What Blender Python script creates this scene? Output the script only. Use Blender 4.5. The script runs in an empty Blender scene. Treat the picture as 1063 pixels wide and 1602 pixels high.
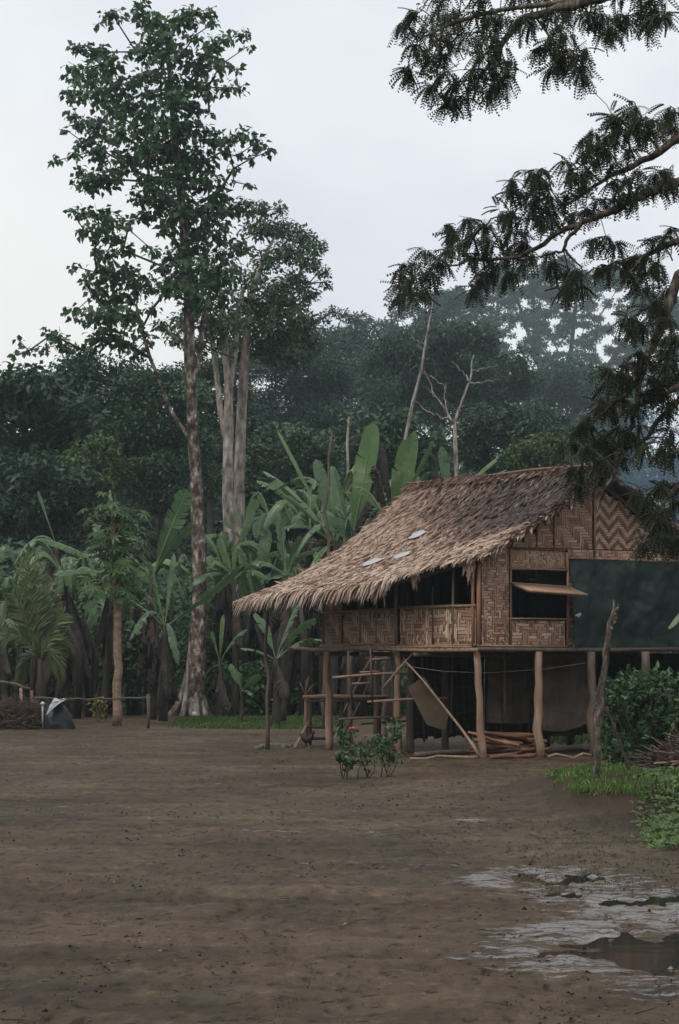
import bpy, math, random
import numpy as np
from mathutils import Vector
rng = np.random.default_rng(7)
SC = bpy.context.scene
COL = SC.collection
F, CX, HY, H = 4000.0, 531.5, 1010.0, 1.65      # focal length in photo pixels, principal column, horizon row, eye height

def at(px, py, D):                                # a point of the photo at distance D, in metres
    return np.array([(px-CX)/F*D, D, H-(py-HY)/F*D])
def gd(py, z=0.0): return (H-z)*F/(py-HY)         # distance of a ground point seen at row py
def nrm(v):
    v = np.asarray(v, float); n = np.linalg.norm(v, axis=-1, keepdims=True); return v/np.maximum(n, 1e-9)

# ---------------------------------------------------------------- noise
def _h(ix, iy, s):
    n = (ix*374761393 + iy*668265263 + s*974634777) & 0xffffffff
    n = ((n ^ (n >> 13))*1274126177) & 0xffffffff
    return ((n ^ (n >> 16)) & 0xffff)/65535.0
def vnoise(x, y, s=0):
    x = np.asarray(x, float); y = np.asarray(y, float)
    ix = np.floor(x).astype(np.int64); iy = np.floor(y).astype(np.int64)
    fx = x-ix; fy = y-iy; fx = fx*fx*(3-2*fx); fy = fy*fy*(3-2*fy)
    a = _h(ix, iy, s); b = _h(ix+1, iy, s); c = _h(ix, iy+1, s); d = _h(ix+1, iy+1, s)
    return (a*(1-fx)+b*fx)*(1-fy)+(c*(1-fx)+d*fx)*fy
def fbm(x, y, s=0, o=4):
    r = 0; a = .5; t = 0
    for k in range(o):
        r = r+a*vnoise(x*2**k, y*2**k, s+k*17); t += a; a *= .5
    return r/t

# ---------------------------------------------------------------- mesh builder
class MB:
    def __init__(self): self.v = []; self.n = 0; self.f = {3: [], 4: []}; self.t = {3: [], 4: []}
    def add(self, V, Fc, tint=.5):
        V = np.asarray(V, float).reshape(-1, 3); Fc = np.asarray(Fc, np.int64); k = Fc.shape[1]
        self.v.append(V); self.f[k].append(Fc+self.n); self.n += len(V)
        self.t[k].append(np.broadcast_to(np.asarray(tint, float), (len(Fc),)).copy())
    def build(self, name, mat, parent=None, smooth=False, loc=None):
        V = np.concatenate(self.v) if self.v else np.zeros((0, 3))
        o0 = np.zeros(3)
        if loc is not None: o0 = np.asarray(loc, float); V = V-o0
        me = bpy.data.meshes.new(name)
        f3 = np.concatenate(self.f[3]) if self.f[3] else np.zeros((0, 3), np.int64)
        f4 = np.concatenate(self.f[4]) if self.f[4] else np.zeros((0, 4), np.int64)
        li = np.concatenate([f3.ravel(), f4.ravel()])
        st = np.concatenate([np.arange(len(f3))*3, len(f3)*3+np.arange(len(f4))*4])
        me.vertices.add(len(V)); me.vertices.foreach_set('co', V.astype(np.float32).ravel())
        me.loops.add(len(li)); me.loops.foreach_set('vertex_index', li.astype(np.int32))
        me.polygons.add(len(st)); me.polygons.foreach_set('loop_start', st.astype(np.int32))
        tt = np.concatenate(self.t[3]+self.t[4]) if len(st) else np.zeros(0)
        a = me.attributes.new('tint', 'FLOAT', 'FACE'); a.data.foreach_set('value', tt.astype(np.float32))
        if smooth: me.polygons.foreach_set('use_smooth', np.ones(len(st), bool))
        me.update(calc_edges=True); me.validate()
        me.materials.append(mat)
        o = bpy.data.objects.new(name, me); COL.objects.link(o); o.location = o0
        if parent is not None: o.parent = parent
        return o
    def box(self, c, s, rz=0, tint=.5, R=None):
        v = np.array([[x, y, z] for x in (-.5, .5) for y in (-.5, .5) for z in (-.5, .5)])*np.asarray(s)
        if R is None:
            ca, sa = math.cos(rz), math.sin(rz); R = np.array([[ca, -sa, 0], [sa, ca, 0], [0, 0, 1]])
        self.add(v@R.T+np.asarray(c), [[0, 1, 3, 2], [4, 6, 7, 5], [0, 4, 5, 1], [2, 3, 7, 6], [0, 2, 6, 4], [1, 5, 7, 3]], tint)
    def tube(self, P, r, n=8, tint=.5, rough=0, caps=True, seed=0, sq=1.0):
        P = np.asarray(P, float); m = len(P); r = np.broadcast_to(np.asarray(r, float), (m,))
        T = nrm(np.gradient(P, axis=0)); ref = np.array([0, 0, 1.]) if abs(T[0][2]) < .9 else np.array([1., 0, 0])
        a = nrm(np.cross(T[0], ref)); V = []
        for i in range(m):
            a = nrm(a-T[i]*np.dot(a, T[i])); b = np.cross(T[i], a)
            th = np.arange(n)*2*math.pi/n
            rr = r[i]*(1+rough*(vnoise(np.cos(th)*2+seed*3.1+5, i*.9+np.sin(th)*2+seed, 3)-.5)*2)
            V.append(P[i]+(rr*np.cos(th))[:, None]*a+(rr*sq*np.sin(th))[:, None]*b)
        V = np.concatenate(V); Fc = []
        i = np.arange(m-1)[:, None]*n; j = np.arange(n)[None, :]; k = (j+1) % n
        Fc = np.stack([i+j, i+k, i+n+k, i+n+j], -1).reshape(-1, 4)
        if caps:
            V = np.concatenate([V, P[:1], P[-1:]]); e = len(V)
            j = np.arange(n); k = (j+1) % n
            f3 = np.concatenate([np.stack([k, j, np.full(n, e-2)], -1), np.stack([(m-1)*n+j, (m-1)*n+k, np.full(n, e-1)], -1)])
            self.add(V, Fc, tint); self.n -= len(V); self.v.append(np.zeros((0, 3))); self.f[3].append(f3+self.n); self.t[3].append(np.full(len(f3), float(np.mean(tint)))); self.n += len(V)
        else: self.add(V, Fc, tint)
    def segs(self, P0, P1, r0, r1, n=5, tint=.5):
        P0 = np.asarray(P0, float); P1 = np.asarray(P1, float); k = len(P0)
        if k == 0: return
        T = nrm(P1-P0); ref = np.where(np.abs(T[:, 2:3]) < .9, [[0, 0, 1.]], [[1., 0, 0]])
        A = nrm(np.cross(T, ref)); B = np.cross(T, A)
        th = np.arange(n)*2*math.pi/n; c = np.cos(th)[None, :, None]; s = np.sin(th)[None, :, None]
        ring = c*A[:, None]+s*B[:, None]
        V = np.concatenate([P0[:, None]+ring*np.asarray(r0)[:, None, None], P1[:, None]+ring*np.asarray(r1)[:, None, None]], 1)
        j = np.arange(n); q = np.stack([j, (j+1) % n, n+(j+1) % n, n+j], -1)
        Fc = (np.arange(k)[:, None, None]*2*n+q[None]).reshape(-1, 4)
        self.add(V.reshape(-1, 3), Fc, tint)
    def inst(self, TV, TF, pos, d, nn, size, tint, tt=None):
        # copies of a small template: local y along d, local z along nn
        pos = np.asarray(pos, float); k = len(pos)
        if k == 0: return
        d = nrm(d); x = nrm(np.cross(d, nn)); z = np.cross(x, d)
        TV = np.asarray(TV, float); TF = np.asarray(TF)
        s = np.broadcast_to(np.asarray(size, float), (k,))
        V = pos[:, None]+s[:, None, None]*(TV[None, :, 0:1]*x[:, None]+TV[None, :, 1:2]*d[:, None]+TV[None, :, 2:3]*z[:, None])
        Fc = (np.arange(k)[:, None, None]*len(TV)+TF[None]).reshape(-1, TF.shape[1])
        t = np.repeat(np.broadcast_to(np.asarray(tint, float), (k,)), len(TF))
        if tt is not None: t = t+np.tile(tt, k)
        self.add(V.reshape(-1, 3), Fc, t)

def leaf_t(w=.5, fold=.08, droop=.12):            # folded leaf, two quads
    return [[0, 0, 0], [-w/2, .42, fold], [0, .5, 0], [w/2, .42, fold], [0, 1, -droop]], [[0, 2, 4, 1], [0, 3, 4, 2]]
LEAF = leaf_t(); WIDE = leaf_t(.75, .1, .2); SLIM = leaf_t(.28, .05, .15)
def pinnate(n=8):                                  # drooping compound leaf
    V = []; Q = []
    for i in range(n):
        y = .12+.8*i/(n-1); zc = -.35*y*y; L = .17*(1-.45*abs(i/(n-1)-.45)); w = .055
        for s in (-1, 1):
            b = len(V)
            V += [[0, y, zc], [s*L*.5, y+w+.03, zc-.03], [s*L, y+.06, zc-.10], [s*L*.5, y-w+.05, zc-.06]]
            Q.append([b, b+1, b+2, b+3] if s > 0 else [b, b+3, b+2, b+1])
    b = len(V); V += [[-.012, 0, 0], [.012, 0, 0], [.008, .92, -.3], [-.008, .92, -.3]]; Q.append([b, b+1, b+2, b+3])
    return V, Q
PINN = pinnate()
def rdir(k, up=0.0, sd=1.0):
    v = rng.normal(size=(k, 3))*sd; v[:, 2] += up; return nrm(v)

# ---------------------------------------------------------------- materials
def nodes(m):
    m.use_nodes = True; nt = m.node_tree; nt.nodes.clear(); return nt, nt.nodes, nt.links
def mat(name, stops, scale=(6, 6, 6), rough=.7, bump=.3, bscale=None, tintw=.7, trans=0, spec=.3, detail=4, bdist=.01, sheen=0):
    m = bpy.data.materials.new(name); nt, N, L = nodes(m)
    out = N.new('ShaderNodeOutputMaterial'); P = N.new('ShaderNodeBsdfPrincipled')
    tc = N.new('ShaderNodeTexCoord'); mp = N.new('ShaderNodeMapping'); mp.inputs['Scale'].default_value = scale
    L.new(tc.outputs['Object'], mp.inputs[0]); no = N.new('ShaderNodeTexNoise'); no.inputs['Scale'].default_value = 1
    no.inputs['Detail'].default_value = detail; no.inputs['Roughness'].default_value = .65; L.new(mp.outputs[0], no.inputs['Vector'])
    at_ = N.new('ShaderNodeAttribute'); at_.attribute_name = 'tint'
    st = N.new('ShaderNodeMapRange'); st.inputs[1].default_value = .3; st.inputs[2].default_value = .7; L.new(no.outputs[0], st.inputs[0])
    mx = N.new('ShaderNodeMix'); mx.data_type = 'FLOAT'; mx.inputs[0].default_value = tintw
    L.new(st.outputs[0], mx.inputs[2]); L.new(at_.outputs['Fac'], mx.inputs[3])
    cr = N.new('ShaderNodeValToRGB'); e = cr.color_ramp.elements
    while len(e) < len(stops): e.new(.5)
    for k, (p, c) in enumerate(stops): e[k].position = p; e[k].color = (*c, 1)
    L.new(mx.outputs[0], cr.inputs[0]); L.new(cr.outputs[0], P.inputs['Base Color'])
    P.inputs['Roughness'].default_value = rough; P.inputs['Specular IOR Level'].default_value = spec
    if bump:
        n2 = N.new('ShaderNodeTexNoise'); n2.inputs['Scale'].default_value = 1; n2.inputs['Detail'].default_value = 5
        m2 = N.new('ShaderNodeMapping'); m2.inputs['Scale'].default_value = bscale or tuple(3*s for s in scale)
        L.new(tc.outputs['Object'], m2.inputs[0]); L.new(m2.outputs[0], n2.inputs['Vector'])
        bp = N.new('ShaderNodeBump'); bp.inputs['Strength'].default_value = bump; bp.inputs['Distance'].default_value = bdist
        L.new(n2.outputs[0], bp.inputs['Height']); L.new(bp.outputs[0], P.inputs['Normal'])
    if trans:
        tr = N.new('ShaderNodeBsdfTranslucent'); ms = N.new('ShaderNodeMixShader'); ms.inputs[0].default_value = trans
        L.new(cr.outputs[0], tr.inputs[0]); L.new(P.outputs[0], ms.inputs[1]); L.new(tr.outputs[0], ms.inputs[2]); L.new(ms.outputs[0], out.inputs[0])
    else: L.new(P.outputs[0], out.inputs[0])
    return m
def leafmat(name, dark, mid, light, rough=.45, trans=.25, sc=.6):
    return mat(name, [(0, dark), (.5, mid), (.92, light)], (sc, sc, sc), rough, 0, tintw=.72, trans=trans, spec=.35)
M = {}
M['talltree'] = leafmat('tall tree leaves', (.024, .054, .028), (.055, .115, .054), (.11, .19, .085), trans=.4)
M['midtree'] = leafmat('mid tree leaves', (.024, .050, .026), (.045, .085, .040), (.085, .130, .060))
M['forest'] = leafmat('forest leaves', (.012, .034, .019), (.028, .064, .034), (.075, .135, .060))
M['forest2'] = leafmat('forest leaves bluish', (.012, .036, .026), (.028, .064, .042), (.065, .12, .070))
M['lime'] = leafmat('yellow green leaves', (.035, .065, .018), (.08, .13, .03), (.14, .20, .05))
M['rain'] = leafmat('rain tree leaflets', (.013, .018, .009), (.033, .043, .018), (.082, .100, .036), .5, .28)
M['bush'] = leafmat('bush leaves', (.018, .042, .014), (.038, .085, .028), (.09, .15, .05), .35, .2, 3)
M['banana'] = mat('banana leaf', [(0, (.024, .052, .030)), (.4, (.070, .130, .062)), (.75, (.14, .23, .085)), (.97, (.34, .40, .25))], (1.6, 1.6, 1.6), .33, .2, (3, 3, 40), .7, .30, .5)
M['deadleaf'] = mat('dried banana leaf', [(0, (.010, .008, .008)), (.5, (.028, .020, .017)), (.85, (.085, .062, .048)), (1, (.15, .11, .085))], (3, 3, 3), .8, .3, tintw=.6)
M['pseudostem'] = mat('banana stem', [(0, (.012, .010, .009)), (.5, (.030, .022, .018)), (1, (.085, .068, .048))], (9, 9, 1.2), .6, .6, tintw=.3, bdist=.03)
M['bark'] = mat('mottled bark', [(.26, (.030, .023, .020)), (.46, (.11, .08, .063)), (.64, (.21, .16, .13)), (.82, (.46, .41, .37))], (7, 7, 4.5), .85, .9, (14, 14, 4), .05, bdist=.04, detail=6)
M['palebark'] = mat('pale bark', [(.15, (.07, .058, .05)), (.5, (.24, .195, .165)), (.85, (.46, .42, .37))], (6, 6, 2.2), .85, .7, tintw=.12, bdist=.03, detail=6)
M['darkbark'] = mat('dark bark', [(.2, (.03, .024, .02)), (.6, (.07, .056, .046)), (.95, (.15, .125, .10))], (14, 14, 6), .85, .5, tintw=.3)
M['lichenbark'] = mat('lichen bark', [(.3, (.045, .035, .027)), (.55, (.11, .085, .065)), (.8, (.22, .19, .15))], (22, 22, 9), .85, .8, tintw=.2)
M['forestbark'] = mat('forest bark', [(.2, (.035, .03, .026)), (.8, (.12, .10, .085))], (3, 3, .8), .9, .3, tintw=.3)
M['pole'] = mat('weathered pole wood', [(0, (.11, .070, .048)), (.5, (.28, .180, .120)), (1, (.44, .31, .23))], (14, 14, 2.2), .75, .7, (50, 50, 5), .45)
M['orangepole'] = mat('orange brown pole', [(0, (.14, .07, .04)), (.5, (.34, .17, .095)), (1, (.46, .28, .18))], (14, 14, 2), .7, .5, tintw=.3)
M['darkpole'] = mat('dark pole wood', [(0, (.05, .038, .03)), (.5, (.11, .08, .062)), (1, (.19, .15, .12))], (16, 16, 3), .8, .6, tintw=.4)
M['papayabark'] = mat('papaya bark', [(0, (.10, .065, .045)), (.5, (.23, .15, .105)), (1, (.33, .25, .18))], (7, 7, 14), .8, .5, tintw=.15)
M['weave'] = mat('split bamboo weave', [(0, (.085, .045, .032)), (.3, (.21, .115, .075)), (.55, (.38, .225, .150)), (.8, (.54, .37, .27)), (1, (.70, .58, .48))], (2.2, 2.2, 2.2), .55, .3, (40, 40, 40), .8, spec=.35)
M['backing'] = mat('dark bamboo backing', [(0, (.03, .02, .016)), (1, (.08, .055, .042))], (5, 5, 5), .9, 0)
M['thatch'] = mat('palm thatch', [(0, (.035, .029, .028)), (.25, (.105, .075, .064)), (.45, (.25, .160, .122)), (.7, (.43, .305, .230)), (1, (.65, .53, .43))], (2.5, 2.5, 2.5), .75, .2, (30, 30, 30), .86, .08, spec=.25)
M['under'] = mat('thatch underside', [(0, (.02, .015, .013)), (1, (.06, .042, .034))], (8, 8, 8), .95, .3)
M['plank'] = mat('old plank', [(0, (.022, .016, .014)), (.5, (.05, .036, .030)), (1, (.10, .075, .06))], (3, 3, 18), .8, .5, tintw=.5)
M['tarp'] = mat('green shade net', [(0, (.008, .017, .015)), (.5, (.015, .029, .025)), (1, (.034, .054, .046))], (1.6, 1.6, 4), .55, .25, (5, 5, 30), .3, spec=.3)
M['brownsheet'] = mat('brown sheet', [(0, (.07, .05, .033)), (.5, (.12, .088, .056)), (1, (.19, .15, .10))], (3, 3, 3), .8, .3, tintw=.3)
M['clothbrown'] = mat('dusty brown cloth', [(0, (.07, .053, .044)), (.5, (.14, .108, .088)), (1, (.22, .175, .145))], (1.5, 1.5, 3), .85, .2, tintw=.2)
M['firewood'] = mat('split firewood', [(0, (.04, .022, .016)), (.5, (.17, .075, .042)), (1, (.42, .22, .13))], (9, 9, 9), .75, .5, tintw=.75)
M['plastic'] = mat('white plastic', [(0, (.28, .28, .28)), (1, (.55, .55, .53))], (6, 6, 6), .4, .2)
M['dark'] = mat('black plastic', [(0, (.008, .009, .012)), (1, (.022, .024, .03))], (5, 5, 5), .35, .4)
M['twig'] = mat('dry twigs', [(0, (.04, .026, .02)), (.5, (.10, .065, .05)), (1, (.20, .15, .12))], (10, 10, 10), .85, 0, tintw=.8)
M['red'] = mat('red petals', [(0, (.35, .02, .015)), (1, (.6, .06, .03))], (20, 20, 20), .5, 0)
M['yellow'] = mat('yellow leaves', [(0, (.06, .08, .02)), (.5, (.20, .18, .03)), (1, (.40, .34, .06))], (9, 9, 9), .45, 0, trans=.2)
M['feather'] = mat('dark feathers', [(0, (.012, .010, .010)), (1, (.05, .032, .025))], (40, 40, 40), .6, .4)
M['comb'] = mat('red comb', [(0, (.35, .03, .02)), (1, (.45, .05, .03))], (20, 20, 20), .6, 0)
M['stone'] = mat('mossy stone', [(0, (.05, .05, .04)), (.5, (.12, .11, .09)), (1, (.22, .2, .17))], (14, 14, 14), .8, .6, tintw=.5)
M['grass'] = leafmat('grass blades', (.035, .060, .015), (.085, .145, .035), (.17, .26, .06), .5, .3, 1.5)
M['litter'] = mat('leaf litter', [(0, (.032, .023, .017)), (.5, (.075, .054, .040)), (.85, (.13, .10, .075)), (1, (.26, .22, .19))], (3, 3, 3), .6, 0, tintw=.95)
M['frond'] = leafmat('palm frond', (.030, .050, .020), (.085, .115, .038), (.16, .20, .07), .4, .25, 2)

# ---------------------------------------------------------------- objects
def tag(o, label=None, cat=None, group=None, kind=None):
    if label: o['label'] = label
    if cat: o['category'] = cat
    if group: o['group'] = group
    if kind: o['kind'] = kind
    return o
def empty(name, loc, rz=0, **k):
    o = bpy.data.objects.new(name, None); COL.objects.link(o); o.location = loc; o.rotation_euler = (0, 0, rz)
    o.empty_display_size = .2; tag(o, **k); return o
def part(mb, name, m, root, smooth=False):         # mesh given in world coordinates, parented to an unrotated empty
    o = mb.build(name, m, None, smooth); l = Vector(root.location)
    o.data.transform(__import__('mathutils').Matrix.Translation(-l)); o.parent = root; return o
def wob(P, a, seed):
    P = np.asarray(P, float); r = np.random.default_rng(seed); P = P.copy(); P[1:-1] += r.normal(size=(len(P)-2, 3))*a; return P
def lerp_pts(P, n):
    P = np.asarray(P, float); s = np.concatenate([[0], np.cumsum(np.linalg.norm(np.diff(P, axis=0), axis=1))])
    t = np.linspace(0, s[-1], n); return np.stack([np.interp(t, s, P[:, k]) for k in range(P.shape[1])], 1)

# ================================================================ GROUND
PUD = [(884, 1374, 92, 7), (905, 1398, 52, 9), (1000, 1410, 75, 8), (1075, 1403, 60, 8), (1010, 1486, 125, 27), (925, 1474, 80, 13), (870, 1490, 62, 7), (1100, 1480, 120, 34), (845, 1492, 40, 3), (960, 1436, 50, 3)]
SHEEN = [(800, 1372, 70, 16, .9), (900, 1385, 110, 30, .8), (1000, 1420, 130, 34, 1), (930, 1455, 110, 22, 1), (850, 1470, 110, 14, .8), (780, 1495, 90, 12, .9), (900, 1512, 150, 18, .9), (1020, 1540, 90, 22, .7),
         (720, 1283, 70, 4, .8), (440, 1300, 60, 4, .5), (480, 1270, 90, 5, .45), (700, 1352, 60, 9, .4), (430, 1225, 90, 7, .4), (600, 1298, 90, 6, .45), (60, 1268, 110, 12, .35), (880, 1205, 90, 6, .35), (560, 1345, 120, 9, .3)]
def mound(x, y):
    px = x/np.maximum(y, 1)*F+CX
    wx = x+(fbm(x*1.6, y*1.6, 31)-.5)*.7; wy = y+(fbm(x*1.3+9, y*1.3, 32)-.5)*1.6
    a = 1/(1+np.exp(-(wx-2.25-(wy-24.6)*(-.02))/.10)); b = 1/(1+np.exp(-(wy-24.6+(wx-2.2)*.4)/.22)); c = 1/(1+np.exp((wy-29.5)/.8))
    return .31*a*b*c*(.7+.6*fbm(x*3, y*3, 33))
def gz(x, y):
    z = (fbm(x*.5, y*.35, 1)-.5)*.035+(fbm(x*3, y*1.8, 5)-.5)*.030+(fbm(x*11, y*7, 9, 4)-.5)*.028+np.abs(fbm(x*5, y*3, 19, 3)-.5)*.016
    z = z-np.maximum(0, vnoise(x*4.5+3, y*1.7, 14)-.74)*.09            # foot marks
    z = z-.030*np.clip(1-np.abs(fbm(x*.45+2, y*.8, 15, 3)-.5)*22, 0, 1)*(vnoise(x*3, y*2, 16) > .3)   # old wheel ruts and scuffs
    z = np.where(y > 50, z*.4, z)
    py = HY+H*F/np.maximum(y, 4); px = CX+x/np.maximum(y, 1)*F
    nx = px+(fbm(x*2.4, y*1.2, 21)-.5)*120; ny = py+(fbm(x*3.0+7, y*.9, 22)-.5)*26+(fbm(x*9, y*3, 24, 3)-.5)*16
    d = np.full(np.shape(x), 9.)
    for a, b, c, e in PUD: d = np.minimum(d, ((nx-a)/c)**2+((ny-b)/e)**2)
    p = np.clip(1.6-d, 0, 1)
    z = z*(1-.55*p)-.045*np.clip(1.25-d, 0, 1)
    # flats around the puddles are low and level
    e = np.clip(1-((px-930)/300)**2-((py-1440)/130)**2, 0, 1); z = z*(1-.45*e)+.004*e
    return z+mound(x, y)
def wet_sheen(x, y):
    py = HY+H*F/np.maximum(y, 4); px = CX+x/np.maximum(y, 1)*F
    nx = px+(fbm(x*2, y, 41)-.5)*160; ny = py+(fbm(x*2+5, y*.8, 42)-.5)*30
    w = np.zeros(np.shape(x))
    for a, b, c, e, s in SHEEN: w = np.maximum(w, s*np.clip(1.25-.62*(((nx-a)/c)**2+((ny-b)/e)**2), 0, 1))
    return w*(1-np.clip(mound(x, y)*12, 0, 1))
ys = [5.0]
while ys[-1] < 75: ys.append(ys[-1]+max(.012, .0052*ys[-1]*ys[-1]/14))
ys = np.array([-300, -60, -15, -2, 2]+ys+[80, 95, 120, 160, 230, 330, 500, 900])
ss = np.concatenate([[-120, -30, -8, -3, -1.6], np.linspace(-1, 1, 421), [1.6, 3, 8, 30, 120]])
Y = np.repeat(ys[:, None], len(ss), 1); X = ss[None]*(np.clip(Y, 4, 80)*.165+.6)
Z = np.where((Y > 4) & (Y < 78) & (np.abs(ss)[None] <= 1.6), gz(X, Y), np.where((Y > 4) & (Y < 78), 0, 0))
V = np.stack([X, Y, Z], -1).reshape(-1, 3)
nr, nc = Y.shape; i = np.arange(nr-1)[:, None]*nc; j = np.arange(nc-1)[None]
g = MB(); g.add(V, np.stack([i+j, i+j+1, i+nc+j+1, i+nc+j], -1).reshape(-1, 4))

def ground_mat():
    m = bpy.data.materials.new('wet mud'); nt, N, L = nodes(m)
    out = N.new('ShaderNodeOutputMaterial'); P = N.new('ShaderNodeBsdfPrincipled'); tc = N.new('ShaderNodeTexCoord')
    def noise(sc, det=6, ro=.6, v=(1, 1, 1)):
        mp = N.new('ShaderNodeMapping'); mp.inputs['Scale'].default_value = v; L.new(tc.outputs['Object'], mp.inputs[0])
        n = N.new('ShaderNodeTexNoise'); n.inputs['Scale'].default_value = sc; n.inputs['Detail'].default_value = det; n.inputs['Roughness'].default_value = ro
        L.new(mp.outputs[0], n.inputs['Vector']); return n.outputs[0]
    def ramp(a, s):
        r = N.new('ShaderNodeValToRGB'); e = r.color_ramp.elements
        while len(e) < len(s): e.new(.5)
        for k, (p, c) in enumerate(s): e[k].position = p; e[k].color = (*c, 1)
        L.new(a, r.inputs[0]); return r.outputs[0]
    def mix(f, a, b, typ='MIX'):
        x = N.new('ShaderNodeMix'); x.data_type = 'RGBA'; x.blend_type = typ
        if isinstance(f, float): x.inputs[0].default_value = f
        else: L.new(f, x.inputs[0])
        for s, q in ((6, a), (7, b)):
            if isinstance(q, tuple): x.inputs[s].default_value = (*q, 1)
            else: L.new(q, x.inputs[s])
        return x.outputs[2]
    big = ramp(noise(.45, 7, .68, (1, .6, 1)), [(.33, (.045, .030, .018)), (.5, (.074, .051, .032)), (.68, (.110, .080, .052))])
    fine = ramp(noise(4, 8, .7, (1, .4, 1)), [(.36, (.82, .80, .78)), (.5, (1, 1, 1)), (.64, (1.16, 1.15, 1.13))])
    grit = ramp(noise(10, 5, .7, (1, .42, 1)), [(.37, (.34, .32, .29)), (.42, (.84, .84, .84)), (.47, (1, 1, 1)), (.58, (1.08, 1.08, 1.08)), (.64, (1.6, 1.56, 1.52))])
    streak = ramp(noise(1.1, 5, .6, (.45, 1.3, 1)), [(.36, (.68, .66, .63)), (.5, (1, 1, 1)), (.66, (1.2, 1.18, 1.16))])
    c = mix(1.0, mix(1.0, mix(1.0, big, fine, 'MULTIPLY'), streak, 'MULTIPLY'), grit, 'MULTIPLY')
    moss = ramp(noise(1.1, 6, .7, (1, .7, 1)), [(.53, (0, 0, 0)), (.66, (.3, .3, .3))])
    c = mix(moss, c, (.062, .064, .034))
    a1 = N.new('ShaderNodeAttribute'); a1.attribute_name = 'moundmask'
    c = mix(a1.outputs['Fac'], c, (.050, .033, .022))
    a2 = N.new('ShaderNodeAttribute'); a2.attribute_name = 'wet_sheen'
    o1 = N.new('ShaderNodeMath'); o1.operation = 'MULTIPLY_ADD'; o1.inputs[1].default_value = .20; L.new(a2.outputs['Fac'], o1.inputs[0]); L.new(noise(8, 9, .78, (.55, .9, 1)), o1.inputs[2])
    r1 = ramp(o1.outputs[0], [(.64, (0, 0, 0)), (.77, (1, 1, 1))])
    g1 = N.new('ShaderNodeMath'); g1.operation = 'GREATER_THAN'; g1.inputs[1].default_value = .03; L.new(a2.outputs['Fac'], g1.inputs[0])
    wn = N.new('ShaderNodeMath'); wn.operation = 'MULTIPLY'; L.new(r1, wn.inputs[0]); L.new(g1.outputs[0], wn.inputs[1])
    sheen_pale = N.new('ShaderNodeMath'); sheen_pale.operation = 'MULTIPLY'; sheen_pale.inputs[1].default_value = .8; L.new(wn.outputs[0], sheen_pale.inputs[0])
    c = mix(sheen_pale.outputs[0], c, (.200, .188, .188)); L.new(c, P.inputs['Base Color'])  # pale base colour brightens the wet patches in place of sky reflection
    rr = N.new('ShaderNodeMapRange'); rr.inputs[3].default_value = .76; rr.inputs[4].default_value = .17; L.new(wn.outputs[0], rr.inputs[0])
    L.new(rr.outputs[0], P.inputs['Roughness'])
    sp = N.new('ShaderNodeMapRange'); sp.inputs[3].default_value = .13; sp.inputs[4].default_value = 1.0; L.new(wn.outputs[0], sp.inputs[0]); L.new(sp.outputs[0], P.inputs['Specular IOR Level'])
    b = N.new('ShaderNodeBump'); b.inputs['Strength'].default_value = .9; b.inputs['Distance'].default_value = .036
    ad = N.new('ShaderNodeMath'); ad.operation = 'ADD'; L.new(noise(7, 7, .65, (1, .6, 1)), ad.inputs[0]); s2 = N.new('ShaderNodeMath'); s2.operation = 'MULTIPLY'; s2.inputs[1].default_value = .35
    L.new(noise(45, 4), s2.inputs[0]); L.new(s2.outputs[0], ad.inputs[1])
    L.new(ad.outputs[0], b.inputs['Height']); L.new(b.outputs[0], P.inputs['Normal']); L.new(P.outputs[0], out.inputs[0])
    return m
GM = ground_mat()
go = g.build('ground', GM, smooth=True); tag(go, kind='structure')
for nm, fn in (('wet_sheen', wet_sheen), ('moundmask', lambda x, y: np.clip(mound(x, y)*9, 0, .9))):
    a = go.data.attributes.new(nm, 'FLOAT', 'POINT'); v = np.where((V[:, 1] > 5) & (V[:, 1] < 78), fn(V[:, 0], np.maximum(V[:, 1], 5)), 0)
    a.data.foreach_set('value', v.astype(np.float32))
# standing water
wm = bpy.data.materials.new('muddy water'); nt, N, L = nodes(wm)
out = N.new('ShaderNodeOutputMaterial'); P = N.new('ShaderNodeBsdfPrincipled'); P.inputs['Base Color'].default_value = (.020, .016, .011, 1)
P.inputs['Roughness'].default_value = .06; P.inputs['IOR'].default_value = 1.33; no = N.new('ShaderNodeTexNoise'); no.inputs['Scale'].default_value = 3; tc = N.new('ShaderNodeTexCoord'); L.new(tc.outputs['Object'], no.inputs['Vector'])
bp = N.new('ShaderNodeBump'); bp.inputs['Strength'].default_value = .03; bp.inputs['Distance'].default_value = .02; L.new(no.outputs[0], bp.inputs['Height']); L.new(bp.outputs[0], P.inputs['Normal']); L.new(P.outputs[0], out.inputs[0])
w = MB(); x0, x1, y0, y1 = .7, 4.2, 12.2, 19.6
gx, gy = np.meshgrid(np.linspace(x0, x1, 90), np.linspace(y0, y1, 150), indexing='ij')
def inpud(x, y):
    py = HY+H*F/y; px = CX+x/y*F; d = np.full(x.shape, 9.)
    nx = px+(fbm(x*2.4, y*1.2, 21)-.5)*120; ny = py+(fbm(x*3.0+7, y*.9, 22)-.5)*26+(fbm(x*9, y*3, 24, 3)-.5)*16
    for a, b, c, e in PUD: d = np.minimum(d, ((nx-a)/c)**2+((ny-b)/e)**2)
    return d < 1.5
idx = np.arange(90*150).reshape(90, 150); q = np.stack([idx[:-1, :-1], idx[1:, :-1], idx[1:, 1:], idx[:-1, 1:]], -1)
keep = inpud(gx, gy); kk = keep[:-1, :-1] | keep[1:, :-1] | keep[1:, 1:] | keep[:-1, 1:]
w.add(np.stack([gx, gy, np.full(gx.shape, -.019)], -1), q[kk].reshape(-1, 4))
tag(w.build('puddle_water', wm), kind='structure')

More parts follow.
